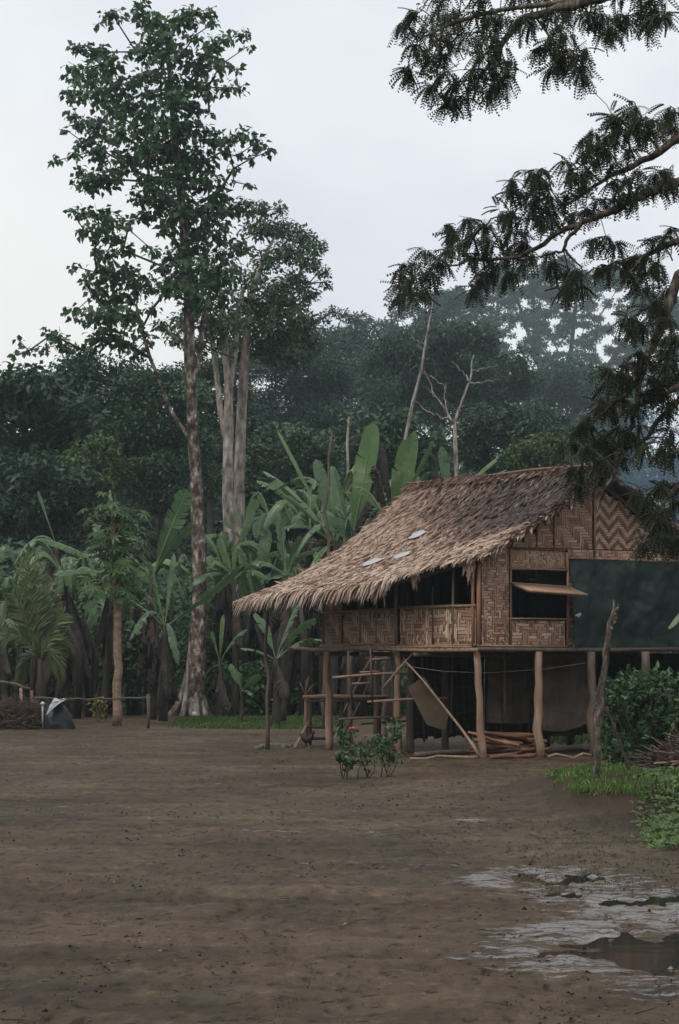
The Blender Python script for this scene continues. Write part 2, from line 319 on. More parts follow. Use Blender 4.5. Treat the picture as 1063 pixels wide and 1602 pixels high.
# ================================================================ HOUSE
D0 = gd(1186); PHI = math.radians(57.5); cU, sU = math.cos(PHI), math.sin(PHI)
X0 = (750-CX)/F*D0
def FV(px, u=0):      # x along the gable front seen at column px, on the plane y=u
    k = (px-CX)/F; return (k*(D0+sU*u)-X0+cU*u)/(sU-k*cU)
def SU(px, v=0):
    k = (px-CX)/F; return (X0+sU*v-k*(D0+cU*v))/(cU+k*sU)
def HZ(py, v, u): return H-(py-HY)/F*(D0+cU*v+sU*u)
def toloc(p):         # world -> house coordinates
    d = np.asarray(p)-np.array([X0, D0, 0]); return np.array([d[0]*sU+d[1]*cU, -d[0]*cU+d[1]*sU, d[2]])
def toworld(v, u, z): return np.array([X0+sU*v-cU*u, D0+cU*v+sU*u, z])
RZ = math.atan2(cU, sU)
house = empty('stilt_house', (X0, D0, 0), RZ, label='bamboo hut on stilts with woven walls and a brown palm thatched roof', cat='house')
def hp(mb, name, m, parent=None, smooth=False, label=None):
    o = mb.build(name, m, parent or house, smooth); tag(o, label=label); return o
FL = 1.66; VR, ZR = 2.12, 4.27; UL = 4.3; VW = 4.25
_u = [-.35, .5, 1.2, 1.8, 2.4, 3.1, 4.0, 5.0]; _ve = [-.10, -.34, -.55, -.72, -.9, -1.08, -1.15, -1.12]; _ze = [2.98, 2.84, 2.68, 2.58, 2.52, 2.48, 2.44, 2.36]
def roofL(u, t):
    ve = np.interp(u, _u, _ve); ze = np.interp(u, _u, _ze); sag = np.interp(u, [-.3, 2, 5], [.03, .16, .26])
    zr = ZR+.02*np.sin(u*2.2)
    return np.stack([VR+(ve-VR)*t, u, zr+(ze-zr)*t-sag*np.sin(np.pi*np.clip(t, 0, 1.1))**1.0], -1)
def roofR(u, t): return np.stack([VR+2.45*t, u+0*t, ZR-1.42*t-.05*np.sin(np.pi*np.clip(t, 0, 1))], -1)
U0, U1 = -.32, 4.95
def thatch(mb, S, rows, du, dark, slope_n, seed, rag=0):
    r = np.random.default_rng(seed)
    for k in range(rows+1):
        t0 = k/rows*.985; us = np.arange(U0, U1, du)+r.uniform(-du, du, len(np.arange(U0, U1, du)))
        n = len(us); tj = t0+r.normal(0, .35/rows, n); tj = np.clip(tj, 0, .99)
        Ls = r.uniform(.13, .30, n); lat = r.normal(.07, .07, n)*(1 if slope_n < 0 else -1)*0+0.04+(fbm(us*2.3, np.full(n, t0*9.), 88)-.5)*.75+r.normal(0, .07, n)
        last = k >= rows-1
        p0 = S(us, tj); p1 = S(us+.01, np.minimum(tj+.05, 1.05)); dr = nrm(p1-p0-np.stack([0*us, 0*us+.01, 0*us], -1)); 
        side = np.tile([0, 1., 0], (n, 1)); nn = nrm(np.cross(dr, side))*slope_n
        nn = np.where(nn[:, 2:3] < 0, -nn, nn)
        lift = r.uniform(.004, .030, n)[:, None]
        a = p0+nn*.02; d = nrm(dr+side*lat[:, None]*2.2)
        b = a+d*Ls[:, None]*.5+nn*lift; c = a+d*Ls[:, None]*.85+nn*lift*.8+r.normal(0, .01, (n, 3)); e = a+d*Ls[:, None]*1.08+nn*lift*r.uniform(-.2, 1.1, (n, 1))+side*r.normal(0, .025, (n, 1))
        if last:
            hang = r.uniform(.02, .12, n)[:, None]*(.4+1.0*(us[:, None] > 1.3))
            c = c+np.array([0, 0, -1.])*hang*.5; e = c+nrm(d*.5+np.array([0, 0, -1.]))*hang*1.3
        ph = r.normal(0, .5, n)[:, None]; wv = nrm(side+nn*ph)
        w = r.uniform(.007, .017, n)[:, None]
        rows_ = [(a, w*.8), (b, w), (c, w*.8), (e, w*.15)]
        V = np.stack([x for (q, ww) in rows_ for x in (q-wv*ww, q+wv*ww)], 1)
        base = np.arange(n)[:, None]*8
        Fc = np.concatenate([np.stack([base[:, 0]+2*i, base[:, 0]+2*i+1, base[:, 0]+2*i+3, base[:, 0]+2*i+2], -1) for i in range(3)])
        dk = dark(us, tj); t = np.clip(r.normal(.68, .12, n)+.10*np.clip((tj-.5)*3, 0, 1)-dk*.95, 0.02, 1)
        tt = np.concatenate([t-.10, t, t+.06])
        mb.add(V.reshape(-1, 3), Fc, tt)
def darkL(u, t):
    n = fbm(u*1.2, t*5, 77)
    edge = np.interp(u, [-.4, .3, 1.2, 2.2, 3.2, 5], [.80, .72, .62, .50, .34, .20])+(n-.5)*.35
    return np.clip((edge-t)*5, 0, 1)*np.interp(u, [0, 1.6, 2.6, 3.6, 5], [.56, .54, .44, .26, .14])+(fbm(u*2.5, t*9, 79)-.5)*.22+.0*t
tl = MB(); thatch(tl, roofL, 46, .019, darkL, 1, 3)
# verge fringe along the gable edge
r = np.random.default_rng(11)
def fringe(mb, pts, dirs, L, tint, w=.02, seed=1):
    r = np.random.default_rng(seed); n = len(pts); L = np.asarray(L)
    a = pts; d = nrm(dirs); sd = nrm(np.cross(d, r.normal(size=(n, 3))))
    b = a+d*L[:, None]*.55; e = a+d*L[:, None]+r.normal(0, .02, (n, 3))
    ww = r.uniform(.6, 1.2, n)[:, None]*w
    V = np.stack([a-sd*ww*.6, a+sd*ww*.6, b-sd*ww, b+sd*ww, e-sd*ww*.12, e+sd*ww*.12], 1)
    bs = np.arange(n)*6
    mb.add(V.reshape(-1, 3), np.concatenate([np.stack([bs, bs+1, bs+3, bs+2], -1), np.stack([bs+2, bs+3, bs+5, bs+4], -1)]), np.tile(tint, 2))
n = 420; t = r.uniform(0, 1, n); p = roofL(np.full(n, U0)+r.uniform(-.03, .06, n), t)
fringe(tl, p, np.stack([-.8+r.normal(0, .2, n), -.35+r.normal(0, .25, n), -.5+r.normal(0, .25, n)], -1), r.uniform(.12, .26, n), np.clip(.42+.25*t-.25*(t < .5)+r.normal(0, .12, n), 0, 1), seed=4)
n = 360; t = r.uniform(0, 1, n); p = roofL(np.full(n, U1)+r.uniform(-.1, .03, n), t)
fringe(tl, p, np.stack([-.8+r.normal(0, .2, n), .25+r.normal(0, .2, n), -.5+r.normal(0, .25, n)], -1), r.uniform(.12, .26, n), np.clip(.6+r.normal(0, .12, n), 0, 1), seed=5)
# hanging eave fringe, ragged tufts
n = 1500; uu = r.uniform(U0, U1, n); cl = vnoise(uu*5.5, uu*0, 91); amp = np.interp(uu, [-.3, .25, .5, 1.25, 1.45, 2.2, 2.6, 3.0, 3.4, 4.95], [.10, .06, .03, .05, .28, .30, .09, .12, .13, .15])
p = roofL(uu, np.full(n, .985)+r.uniform(-.03, .02, n))
fringe(tl, p, np.stack([-.35+r.normal(0, .25, n), r.normal(.1, .25, n), -1+0*uu], -1), amp*(.35+1.1*cl)*r.uniform(.6, 1.1, n), np.clip(.62+r.normal(0, .15, n), 0, 1), .017, seed=6)
for (u_, L_) in ((.95, .26), (1.0, .22), (.9, .15), (.05, .22), (-.05, .3), (.0, .36), (-.1, .26)):
    m_ = 5; fringe(tl, roofL(np.full(m_, u_)+r.normal(0, .02, m_), np.full(m_, 1.0)), np.stack([r.normal(0, .05, m_), r.normal(0, .05, m_), -np.ones(m_)], -1), np.full(m_, L_)*r.uniform(.7, 1.1, m_), np.full(m_, .6), .024, seed=int(u_*50)+60)
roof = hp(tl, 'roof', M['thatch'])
tr_ = MB(); thatch(tr_, roofR, 26, .05, lambda u, t: .35+.25*fbm(u*2, t*6, 5), 1, 8)
n = 200; t = r.uniform(0, 1, n); fringe(tr_, roofR(np.full(n, U0), t), np.stack([.8+r.normal(0, .2, n), -.3+r.normal(0, .2, n), -.5+r.normal(0, .25, n)], -1), r.uniform(.1, .22, n), np.full(n, .25), seed=9)
n = 500; fringe(tr_, roofR(r.uniform(U0, U1, n), np.full(n, 1.)), np.stack([.3+r.normal(0, .2, n), r.normal(0, .2, n), -np.ones(n)], -1), r.uniform(.1, .3, n), np.clip(.5+r.normal(0, .1, n), 0, 1), seed=10)
hp(tr_, 'roof_slope', M['thatch'], roof)
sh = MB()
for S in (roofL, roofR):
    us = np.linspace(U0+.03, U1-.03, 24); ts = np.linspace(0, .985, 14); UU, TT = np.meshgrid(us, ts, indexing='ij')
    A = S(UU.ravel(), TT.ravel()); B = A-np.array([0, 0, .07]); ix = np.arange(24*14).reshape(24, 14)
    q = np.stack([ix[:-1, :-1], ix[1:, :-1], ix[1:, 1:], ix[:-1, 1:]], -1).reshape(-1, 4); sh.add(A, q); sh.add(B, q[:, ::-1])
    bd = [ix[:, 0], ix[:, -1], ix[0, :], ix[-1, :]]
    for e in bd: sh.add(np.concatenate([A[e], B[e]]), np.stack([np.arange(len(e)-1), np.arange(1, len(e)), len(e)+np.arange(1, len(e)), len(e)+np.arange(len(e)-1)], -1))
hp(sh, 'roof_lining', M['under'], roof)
rc = MB()
n = 1500; uu = r.uniform(U0-.05, U1+.02, n); sd = r.choice([-1, 1], n)
fringe(rc, np.stack([VR+0*uu-sd*.03, uu, ZR+.10+.02*np.sin(uu*2.2)+r.normal(0, .012, n)], -1), np.stack([sd*1., r.normal(0, .7, n), -.62+0*uu], -1), r.uniform(.14, .28, n), np.clip(.40+r.normal(0, .08, n)-.07*(uu < 1.2), 0, 1), .02, seed=14)
rc.tube([[VR-.02, U0-.12, ZR+.10], [VR, 1.5, ZR+.13], [VR+.01, 3.2, ZR+.09], [VR, U1+.1, ZR+.10]], .02, 6, .42)
hp(rc, 'ridge_cap', M['thatch'], roof)
rf = MB()
for u_ in (-.1, .9, 2., 3.1, 4.2, 4.8):
    P_ = roofL(np.full(6, u_), np.linspace(0, .97, 6))-[0, 0, .12]; rf.tube(P_, .03, 6, .3)
    P_ = roofR(np.full(4, u_), np.linspace(0, .97, 4))-[0, 0, .12]; rf.tube(P_, .03, 6, .3)
rf.tube(roofL(np.linspace(-.25, 4.9, 10), np.full(10, .955))-[0, 0, .11], .025, 6, .5)
rf.tube([[VR, U0-.1, ZR-.14], [VR, U1, ZR-.14]], .035, 6, .3)
hp(rf, 'rafters', M['darkpole'], roof)

# ---- woven walls
def weave(mb, plane, a0, a1, b0, b1, cell, fl, pat, seed, clip=None, base=(.62, .36), jit=.14):
    r = np.random.default_rng(seed); na = max(2, int(round((a1-a0)/cell))); nb = max(2, int(round((b1-b0)/cell)))
    ca = (a1-a0)/na; cb = (b1-b0)/nb; I, J = np.meshgrid(np.arange(na), np.arange(nb), indexing='ij')
    if pat == 'chev': ph = J+np.abs((I+3) % (4*fl)-2*fl)
    elif pat == 'zig': ph = I+np.abs(J % (4*fl)-2*fl)
    elif pat == 'diag': ph = I+J
    elif pat == 'diagr': ph = I-J+1000
    else: ph = (I+np.abs(J % (2*fl)-fl)+(vnoise(I/7., J/5., seed)*8).astype(int))
    Hov = (ph % (2*fl)) < fl
    if pat == 'mix': Hov ^= r.uniform(size=Hov.shape) < .13
    def P(a, b, o):
        wa = .022*(fbm(a*2.2+seed, b*2.2, seed+50, 3)-.5); wb = .05*(fbm(a*1.8, b*2.0+seed, seed+51, 3)-.5); ed = np.clip(np.minimum(np.minimum(a-a0, a1-a), np.minimum(b-b0, b1-b))*12, 0, 1); a = a+wa*ed; b = b+wb*ed; o = o+.016*fbm(a*2, b*3, seed+52, 2)*ed
        return np.stack([a, -o+0*a, b], -1) if plane == 'front' else (np.stack([-o+0*a, a, b], -1) if plane == 'side' else (np.stack([VW+o+0*a, a, b], -1) if plane == 'right' else np.stack([a, UL+o+0*a, b], -1)))
    q = []
    for j in range(nb):
        i = 0
        while i < na:
            if Hov[i, j]:
                k = i
                while k < na and Hov[k, j] and k-i < fl*2: k += 1
                q.append((a0+i*ca, a0+k*ca, b0+(j+.07)*cb, b0+(j+.93)*cb, 0)); i = k
            else: i += 1
    for i in range(na):
        j = 0
        while j < nb:
            if not Hov[i, j]:
                k = j
                while k < nb and not Hov[i, k] and k-j < fl*2: k += 1
                q.append((a0+(i+.07)*ca, a0+(i+.93)*ca, b0+j*cb, b0+k*cb, 1)); j = k
            else: j += 1
    q = np.array(q)
    if clip is not None:
        ac = (q[:, 0]+q[:, 1])/2; q = q[q[:, 3] < clip(ac)]
    n = len(q); o = .012+r.uniform(0, .006, n); bul = .006
    am = (q[:, 0]+q[:, 1])/2; bm = (q[:, 2]+q[:, 3])/2; h = q[:, 4] == 0
    # strip bent over its middle: two quads
    A = P(q[:, 0], q[:, 2], o); B = P(np.where(h, q[:, 0], q[:, 1]), np.where(h, q[:, 3], q[:, 2]), o)
    C = P(np.where(h, am, q[:, 0]), np.where(h, q[:, 2], bm), o+bul); Dd = P(np.where(h, am, q[:, 1]), np.where(h, q[:, 3], bm), o+bul)
    E = P(np.where(h, q[:, 1], q[:, 0]), np.where(h, q[:, 2], q[:, 3]), o-.004); G = P(q[:, 1], q[:, 3], o-.004)
    V = np.stack([A, B, C, Dd, E, G], 1).reshape(-1, 3); bs = np.arange(n)*6
    t = np.where(h, base[0]+.10, base[1]+.08)+r.normal(0, jit, n)+(fbm(am*1.7, bm*1.7, seed+5)-.5)*.3
    mb.add(V, np.concatenate([np.stack([bs, bs+1, bs+3, bs+2], -1), np.stack([bs+2, bs+3, bs+5, bs+4], -1)]), np.clip(np.tile(t, 2), 0, 1))
def slabp(mb, plane, a0, a1, b0, b1, th=.014, clipn=None):
    na = 1 if clipn is None else 24; a = np.linspace(a0, a1, na+1)
    for k in range(na):
        t_ = b1 if clipn is None else min(b1, max(b0+.01, min(clipn(a[k]), clipn(a[k+1]))))
        c = ((a[k]+a[k+1])/2, (b0+t_)/2); wd = a[k+1]-a[k]; hh = t_-b0
        if plane == 'front': mb.box((c[0], 0, c[1]), (wd, th, hh))
        elif plane == 'side': mb.box((0, c[0], c[1]), (th, wd, hh))
        elif plane == 'right': mb.box((VW, c[0], c[1]), (th, wd, hh))
        else: mb.box((c[0], UL, c[1]), (wd, th, hh))
def gable(v):
    v = np.asarray(v, float); zl = ZR-.12-(VR-v)*.60; zr = ZR-.12-(v-VR)*.60; return np.minimum(zl, zr)
def panel(plane, a0, a1, b0, b1, cell, fl, pat, seed, clip=None, base=(.62, .36), label=None, jit=.14):
    w_ = MB(); weave(w_, plane, a0, a1, b0, b1, cell, fl, pat, seed, clip, base, jit); o = hp(w_, 'woven_panel', M['weave'], label=label)
    s_ = MB(); slabp(s_, plane, a0, a1, b0, b1, clipn=clip); hp(s_, 'panel_backing', M['backing'], o)
v1, v2, v3 = FV(797), FV(886), FV(928)
zW0, zW1, zB = HZ(968, v1, 0), HZ(890, v1, 0), HZ(857, v1, 0)
panel('front', .03, v1-.01, FL, zB, .040, 3, 'mix', 1, base=(.64, .42))
panel('front', v1+.01, v2-.03, FL, zW0-.02, .044, 3, 'mix', 2, base=(.66, .40), label='woven bamboo panel below the open window')
panel('front', v1+.01, v2-.03, zW1+.02, zB, .030, 3, 'mix', 3, base=(.54, .44))
panel('front', v2+.02, VW, FL, zB-.0, .05, 3, 'diag', 4)
panel('front', .0, v2-.25, zB+.01, 5, .042, 4, 'diag', 5, gable, (.52, .34))
panel('front', v2-.24, v3-.02, zB+.01, 5, .042, 4, 'diag', 6, gable, (.56, .34))
panel('front', v3+.01, VW-.02, zB+.01, 5, .030, 3, 'chev', 7, gable, (.84, .22), 'pale and dark zigzag chevron panel in the gable', .07)
uA, uB, uC = SU(625), SU(537), UL
panel('side', .06, uA-.04, FL, 2.23, .052, 4, 'mix', 8, base=(.44, .70), jit=.16)
panel('side', uA+.04, uB-.02, FL, 2.20, .055, 4, 'zig', 9, base=(.40, .72))
panel('side', uB+.01, uC, FL, 2.62, .05, 5, 'zig', 10, base=(.42, .58))
panel('right', 0, UL, FL, 3.0, .09, 3, 'diag', 11); 
def gback(v): v = np.asarray(v, float); return np.where(v < VR, np.interp(VR-v, [0, 1, 1.6, 2.2], [ZR-.25, ZR-.95, ZR-1.35, ZR-1.65]), ZR-.25-(v-VR)*.6)
panel('back', 0, VW, FL, 5, .09, 3, 'diag', 12, gback)
# ---- frame of the walls: battens, rails, corner poles
def pole(name, P_, rr, m='pole', n=8, seed=0, parent=None, rough=.12, tint=.5, label=None, flat=1.0):
    b_ = MB(); b_.tube(P_, rr, n, tint, rough, seed=seed, sq=flat); return hp(b_, name, M[m], parent, label=label)
def bat(v, za, zb, rr=.016, m='pole'): pole('batten', [[v, -.035, za], [v+.004, -.038, (za+zb)/2], [v, -.035, zb]], rr, m, 6, seed=int(v*30))
bat(v1, FL, zB); bat(v2+.0, 1.60, HZ(874, v2, 0), .018); bat(v2-.24, zB, float(gable(v2-.24)), .014, 'orangepole'); bat(v3, HZ(874, v3, 0), float(gable(v3)), .018)
bat(FV(838), zB, float(gable(FV(838))), .01, 'darkpole'); bat(v2-.02, zB-.05, zW1, .02, 'orangepole')
pole('corner_pole', [[-.03, -.03, 1.58], [-.035, -.035, 2.4], [-.03, -.03, 3.10]], .030, 'orangepole', 8, 2)
pole('corner_pole', [[-.035, .10, 1.60], [-.04, .10, 2.4], [-.035, .09, 3.02]], .026, 'orangepole', 8, 3)
pole('rail', [[-.02, -.035, zB], [v2/2, -.045, zB-.01], [v2, -.04, zB-.015]], .010, 'darkpole', 6)
zt = HZ(874, v2, 0)
pole('rail', [[v2-.02, -.045, zt+.01], [3, -.05, zt-.005], [VW+.1, -.045, zt-.01]], .016, 'pole', 6)
pole('rail', [[-.06, -.04, FL-.01], [v2/2, -.05, FL-.02], [v2+.02, -.04, FL-.02]], .017, 'pole', 6)
for za in (zW0, zW1): pole('window_sill' if za == zW0 else 'lintel', [[v1-.02, -.05, za], [(v1+v2)/2, -.055, za+.004], [v2-.01, -.05, za-.004]], .021, 'pole', 6, flat=.8)
s_ = MB()            # propped open awning shutter, seen edge on
a_ = np.array([v1-.01, -.06, HZ(911, v1, 0)]); b_ = np.array([v2-.03, -.06, HZ(917, v2, 0)])
outv = np.array([.0, -.36, -.13])
V8 = np.array([a_, b_, b_+outv+[.10, 0, .0], a_+outv+[.05, 0, .01]]); V8 = np.concatenate([V8, V8-[0, 0, .035]])
s_.add(V8, [[0, 1, 2, 3], [7, 6, 5, 4], [0, 4, 5, 1], [1, 5, 6, 2], [2, 6, 7, 3], [3, 7, 4, 0]], .62)
shut = hp(s_, 'window_shutter', M['weave'], label='shutter propped out level across the dark window')
s_ = MB()
for k in range(4): s_.tube([V8[k]-[0, 0, .01], V8[(k+1) % 4]-[0, 0, .01]], .016, 6, .7)
hp(s_, 'shutter_frame', M['pole'], shut)
s_ = MB()            # hanging leaf strip at the corner
# side rails and mullions
pole('rail', [[-.03, .05, 2.24], [-.04, 1.0, 2.235], [-.035, uA, 2.235]], .022, 'pole', 7, 4, rough=.2)
pole('rail', [[-.03, uA, 2.22], [-.04, (uA+uB)/2, 2.205], [-.035, uC, 2.18]], .018, 'pole', 7, 5)
pole('rail', [[-.03, .05, FL], [-.04, 1.2, FL-.01], [-.035, uA, FL]], .016, 'pole', 7, 6)
pole('rail', [[-.05, uA+.05, FL+.02], [-.06, 2.6, FL+.0], [-.05, (uA+uB)/2+.4, FL+.02]], .024, 'pole', 7, 7)
pole('rail', [[-.05, uB-.3, FL+.0], [-.06, 3.9, FL-.01], [-.05, uC+.02, FL-.02]], .024, 'pole', 7, 8)
for px, rr, zt_ in ((712, .020, 2.95), (680, .012, 2.55), (592, .020, 2.75), (566, .018, 2.75), (537, .018, 2.8), (508, .018, 2.75)):
    u_ = SU(px); pole('mullion', [[-.03, u_, FL], [-.028, u_+.005, 2.3], [-.03, u_, zt_]], rr, 'pole' if rr > .015 else 'darkpole', 6, int(px))
pole('wall_post', [[-.05, uA, FL], [-.055, uA+.01, 2.3], [-.05, uA, 2.66]], .028, 'pole', 8, 12)
pole('wall_post', [[-.055, uA, 2.58], [-.05, uA, 2.64], [-.05, uA, 2.70]], [.026, .05, .05], 'pole', 8, 12)
# floor
fl = MB()
for k in range(44): fl.box((-.02+VW/2, .05+k*.098, FL-.045), (VW+.06, .085, .02), tint=.3+.4*rng.uniform())
hp(fl, 'floor', M['plank'])
uQ = SU(476)
zb_ = 1.585
pole('floor_beam', [[-.13, -.12, zb_], [-.15, 1.3, zb_-.01], [-.14, 2.6, zb_+.02], [-.16, uQ-.5, zb_+.0], [-.15, uQ+.15, zb_+.03]], .030, 'pole', 8, 21, rough=.25)
pole('floor_beam', [[-.1, -.09, zb_+.015], [1.2, -.10, zb_-.0], [2.4, -.1, zb_+.0], [VW+.3, -.09, zb_+.01]], .030, 'darkpole', 8, 22, rough=.2)
for k, u_ in enumerate((1.4, 2.9, 4.2)): pole('floor_beam', [[-.2, u_, zb_-.07], [VW, u_, zb_-.07]], .035, 'darkpole', 6, 30+k)
jo = MB()
for k in range(26):
    u_ = .12+k*.165+rng.uniform(-.03, .03); jo.tube([[-.19+rng.uniform(-.03, .02), u_, zb_+.045], [1.5, u_, zb_+.04]], .017+.006*rng.uniform(), 6, rng.uniform(.2, .8))
hp(jo, 'floor_joists', M['pole'])
# stilts
def stilt(px, pyb, rr, m='pole', lean=(0, 0), seed=0, ztop=1.56, label=None):
    D = gd(pyb); p = toloc([(px-CX)/F*D, D, 0]); q = p+[lean[0], lean[1], 0]
    P_ = [p+(q-p)*t+np.array([0, 0, -.06+(ztop+.06)*t]) for t in np.linspace(0, 1, 8)]
    P_ = wob(P_, .014, seed); r_ = rr*(1.06-.12*np.linspace(0, 1, 8)); pole('stilt', P_, r_, m, 10, seed, rough=.16, label=label)
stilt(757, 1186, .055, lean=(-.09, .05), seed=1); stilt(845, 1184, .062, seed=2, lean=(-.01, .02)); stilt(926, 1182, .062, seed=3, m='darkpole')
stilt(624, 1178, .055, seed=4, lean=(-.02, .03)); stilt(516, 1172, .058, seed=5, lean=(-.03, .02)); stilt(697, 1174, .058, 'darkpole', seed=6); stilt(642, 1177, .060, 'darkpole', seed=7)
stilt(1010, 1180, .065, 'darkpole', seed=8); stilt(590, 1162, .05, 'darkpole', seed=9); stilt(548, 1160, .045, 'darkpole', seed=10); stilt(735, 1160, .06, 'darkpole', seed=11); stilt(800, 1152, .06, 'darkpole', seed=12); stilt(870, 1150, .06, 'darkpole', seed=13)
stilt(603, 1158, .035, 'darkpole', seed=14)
D = gd(1170); p = toloc([(419-CX)/F*D, D, 0]); q = toloc(at(419, 945, D))
P_ = [p+(q-p)*t for t in np.linspace(0, 1, 9)]; P_ = wob(P_, .022, 5); P_[0][2] = -.1
pole('roof_prop', P_, np.linspace(.034, .024, 9), 'darkpole', 8, 15, rough=.25, label='thin crooked pole propping the low end of the roof')
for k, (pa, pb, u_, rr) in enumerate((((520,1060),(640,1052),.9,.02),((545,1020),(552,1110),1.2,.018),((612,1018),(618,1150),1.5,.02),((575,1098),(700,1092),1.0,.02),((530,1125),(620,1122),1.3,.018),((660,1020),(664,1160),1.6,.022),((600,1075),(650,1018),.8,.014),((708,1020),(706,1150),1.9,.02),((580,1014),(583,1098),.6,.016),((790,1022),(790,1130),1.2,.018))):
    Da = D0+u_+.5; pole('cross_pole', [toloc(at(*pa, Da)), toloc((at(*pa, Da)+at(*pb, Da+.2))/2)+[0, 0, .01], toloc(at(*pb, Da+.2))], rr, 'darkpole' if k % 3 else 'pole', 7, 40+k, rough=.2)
# dark board partition and hanging cloths under the floor
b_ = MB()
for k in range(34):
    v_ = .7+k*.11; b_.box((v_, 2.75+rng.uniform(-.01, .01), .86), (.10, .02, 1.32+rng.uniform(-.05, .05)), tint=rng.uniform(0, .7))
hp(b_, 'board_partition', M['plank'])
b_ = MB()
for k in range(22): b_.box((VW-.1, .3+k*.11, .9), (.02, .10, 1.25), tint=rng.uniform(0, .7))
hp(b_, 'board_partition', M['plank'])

def sheet(mb, c00, c10, c01, c11, nx, nz, fold, seed, drop=0, nrm_=None, tint=.5):
    a, b = np.meshgrid(np.linspace(0, 1, nx), np.linspace(0, 1, nz), indexing='ij'); a = a.ravel()[:, None]; b = b.ravel()[:, None]
    c00, c10, c01, c11 = [np.asarray(q, float) for q in (c00, c10, c01, c11)]
    Pp = (c00*(1-a)+c10*a)*(1-b)+(c01*(1-a)+c11*a)*b
    n_ = nrm(np.cross(c10-c00, c01-c00)) if nrm_ is None else nrm_
    Pp = Pp+n_*fold*(fbm(a*9, b*2.2, seed)-.5)-np.array([0, 0, 1])*drop*np.sin(a*np.pi)*b
    ix = np.arange(nx*nz).reshape(nx, nz); q = np.stack([ix[:-1, :-1], ix[1:, :-1], ix[1:, 1:], ix[:-1, 1:]], -1).reshape(-1, 4)
    mb.add(Pp, q, tint); mb.add(Pp+n_*.006, q[:, ::-1], tint)
# things whose meshes are given in world space are built round an empty at their base
def thing(name, loc, **k): return empty(name, tuple(loc), **k)
def hw(v, u, z): return toworld(v, u, z)
# green shade net over the right part of the front
tp = thing('tarpaulin', hw(v2, -.1, 1.6), label='dark green shade net hung across the right half of the hut front', cat='tarpaulin')
b_ = MB(); zt2 = zt-.015; vE = VW+.9
sheet(b_, hw(v2+.035, -.10, zt2), hw(vE, -.10, zt2-.01), hw(v2+.035, -.11, HZ(1013, v2, 0)), hw(vE, -.12, HZ(1013, v2, 0)+.015), 110, 60, .22, 51)
part(b_, 'net_sheet', M['tarp'], tp, True)
b_ = MB(); b_.tube([hw(v2+.03, -.11, HZ(1014, v2, 0)), hw(3, -.12, 1.60), hw(vE, -.12, 1.62)], .012, 6); part(b_, 'bottom_cord', M['darkpole'], tp)
# plastic scrap caught on the net
def scrap(name, c, sx, sy, ax, ay, label, cat, seed, mt='plastic'):
    r_ = np.random.default_rng(seed); b_ = MB(); a = np.linspace(0, 2*np.pi, 13)[:-1]; rad = 1+r_.normal(0, .18, 12)
    ax, ay = nrm(ax), nrm(ay); nn = np.cross(ax, ay)
    ring = [np.asarray(c)+ax*sx*np.cos(t)*q+ay*sy*np.sin(t)*q+nn*r_.uniform(0, .012) for t, q in zip(a, rad)]
    V_ = np.array(ring+[np.asarray(c)+nn*.02]); V2 = V_-nn*.006
    f = [[k, (k+1) % 12, 12] for k in range(12)]; b_.add(V_, f); b_.add(V2, [q[::-1] for q in f])
    b_.add(np.concatenate([V_[:12], V2[:12]]), [[k, (k+1) % 12, 12+(k+1) % 12, 12+k] for k in range(12)])
    o = b_.build(name, M[mt], loc=c); tag(o, label, cat); return o
vv = np.array([sU, cU, 0]); uv = np.array([-cU, sU, 0]); up = np.array([0, 0, 1.])
vs = FV(905, -.15); scrap('plastic_scrap', hw(vs, -.16, HZ(962, vs, -.15)), .06, .03, vv+up*.2, up, 'small white plastic scrap stuck to the dark green net', 'scrap', 61)
for (px, py, sx, lab, sd) in ((632, 874, .19, 'largest white plastic scrap on the thatch, near the eave', 62), (586, 884, .15, 'bluish white plastic scrap on the thatch, furthest left of the three', 63), (655, 842, .16, 'narrow white plastic scrap on the thatch, highest of the three', 64)):
    best = None
    for u_ in np.linspace(0, 4.9, 99):
        for t_ in np.linspace(.2, 1, 41):
            q = roofL(np.array(u_), np.array(t_)); w_ = toworld(*q); e = (w_[0]/w_[1]*F+CX-px)**2+(HY-(w_[2]-H)/w_[1]*F-py)**2
            if best is None or e < best[0]: best = (e, u_, t_, q)
    _, u_, t_, q = best; q2 = roofL(np.array(u_), np.array(t_-.05)); sl = toworld(*q2)-toworld(*q); al = -uv
    nn = nrm(np.cross(al, sl)); nn = nn if nn[2] > 0 else -nn
    scrap('plastic_scrap', toworld(*q)+nn*.060, sx, .13, al+nrm(sl)*.25, sl, lab, 'scrap', sd)
# brown cloth curtains under the floor, leaning board, sticks
cl_ = thing('cloth_curtain', hw(1.0, .8, .5), label='dusty brown cloth hung below the floor between the right front stilts', cat='curtain')
b_ = MB(); va, vb = FV(850, .8), FV(924, .8); sheet(b_, hw(va, .8, HZ(1022, va, .8)), hw(vb, .8, HZ(1024, vb, .8)), hw(va, .8, HZ(1143, va, .8)), hw(vb, .8, HZ(1130, vb, .8)), 50, 14, .16, 71, .06)
part(b_, 'cloth', M['clothbrown'], cl_, True)
cl_ = thing('cloth_curtain', hw(.6, 1.4, .5), label='dark reddish cloth hung below the floor behind the firewood', cat='curtain')
b_ = MB(); va, vb = FV(762, 1.4), FV(846, 1.4); sheet(b_, hw(va, 1.4, 1.5), hw(vb, 1.4, 1.5), hw(va, 1.4, HZ(1130, va, 1.4)), hw(vb, 1.4, HZ(1128, vb, 1.4)), 50, 14, .14, 72, .03)
part(b_, 'cloth', M['clothbrown'], cl_, True)
Dq = gd(1181)
bd = MB(); Q = [at(638, 1075, Dq), at(664, 1058, Dq+.1), at(702, 1118, Dq+.25), at(697, 1143, Dq+.2), at(668, 1134, Dq)]
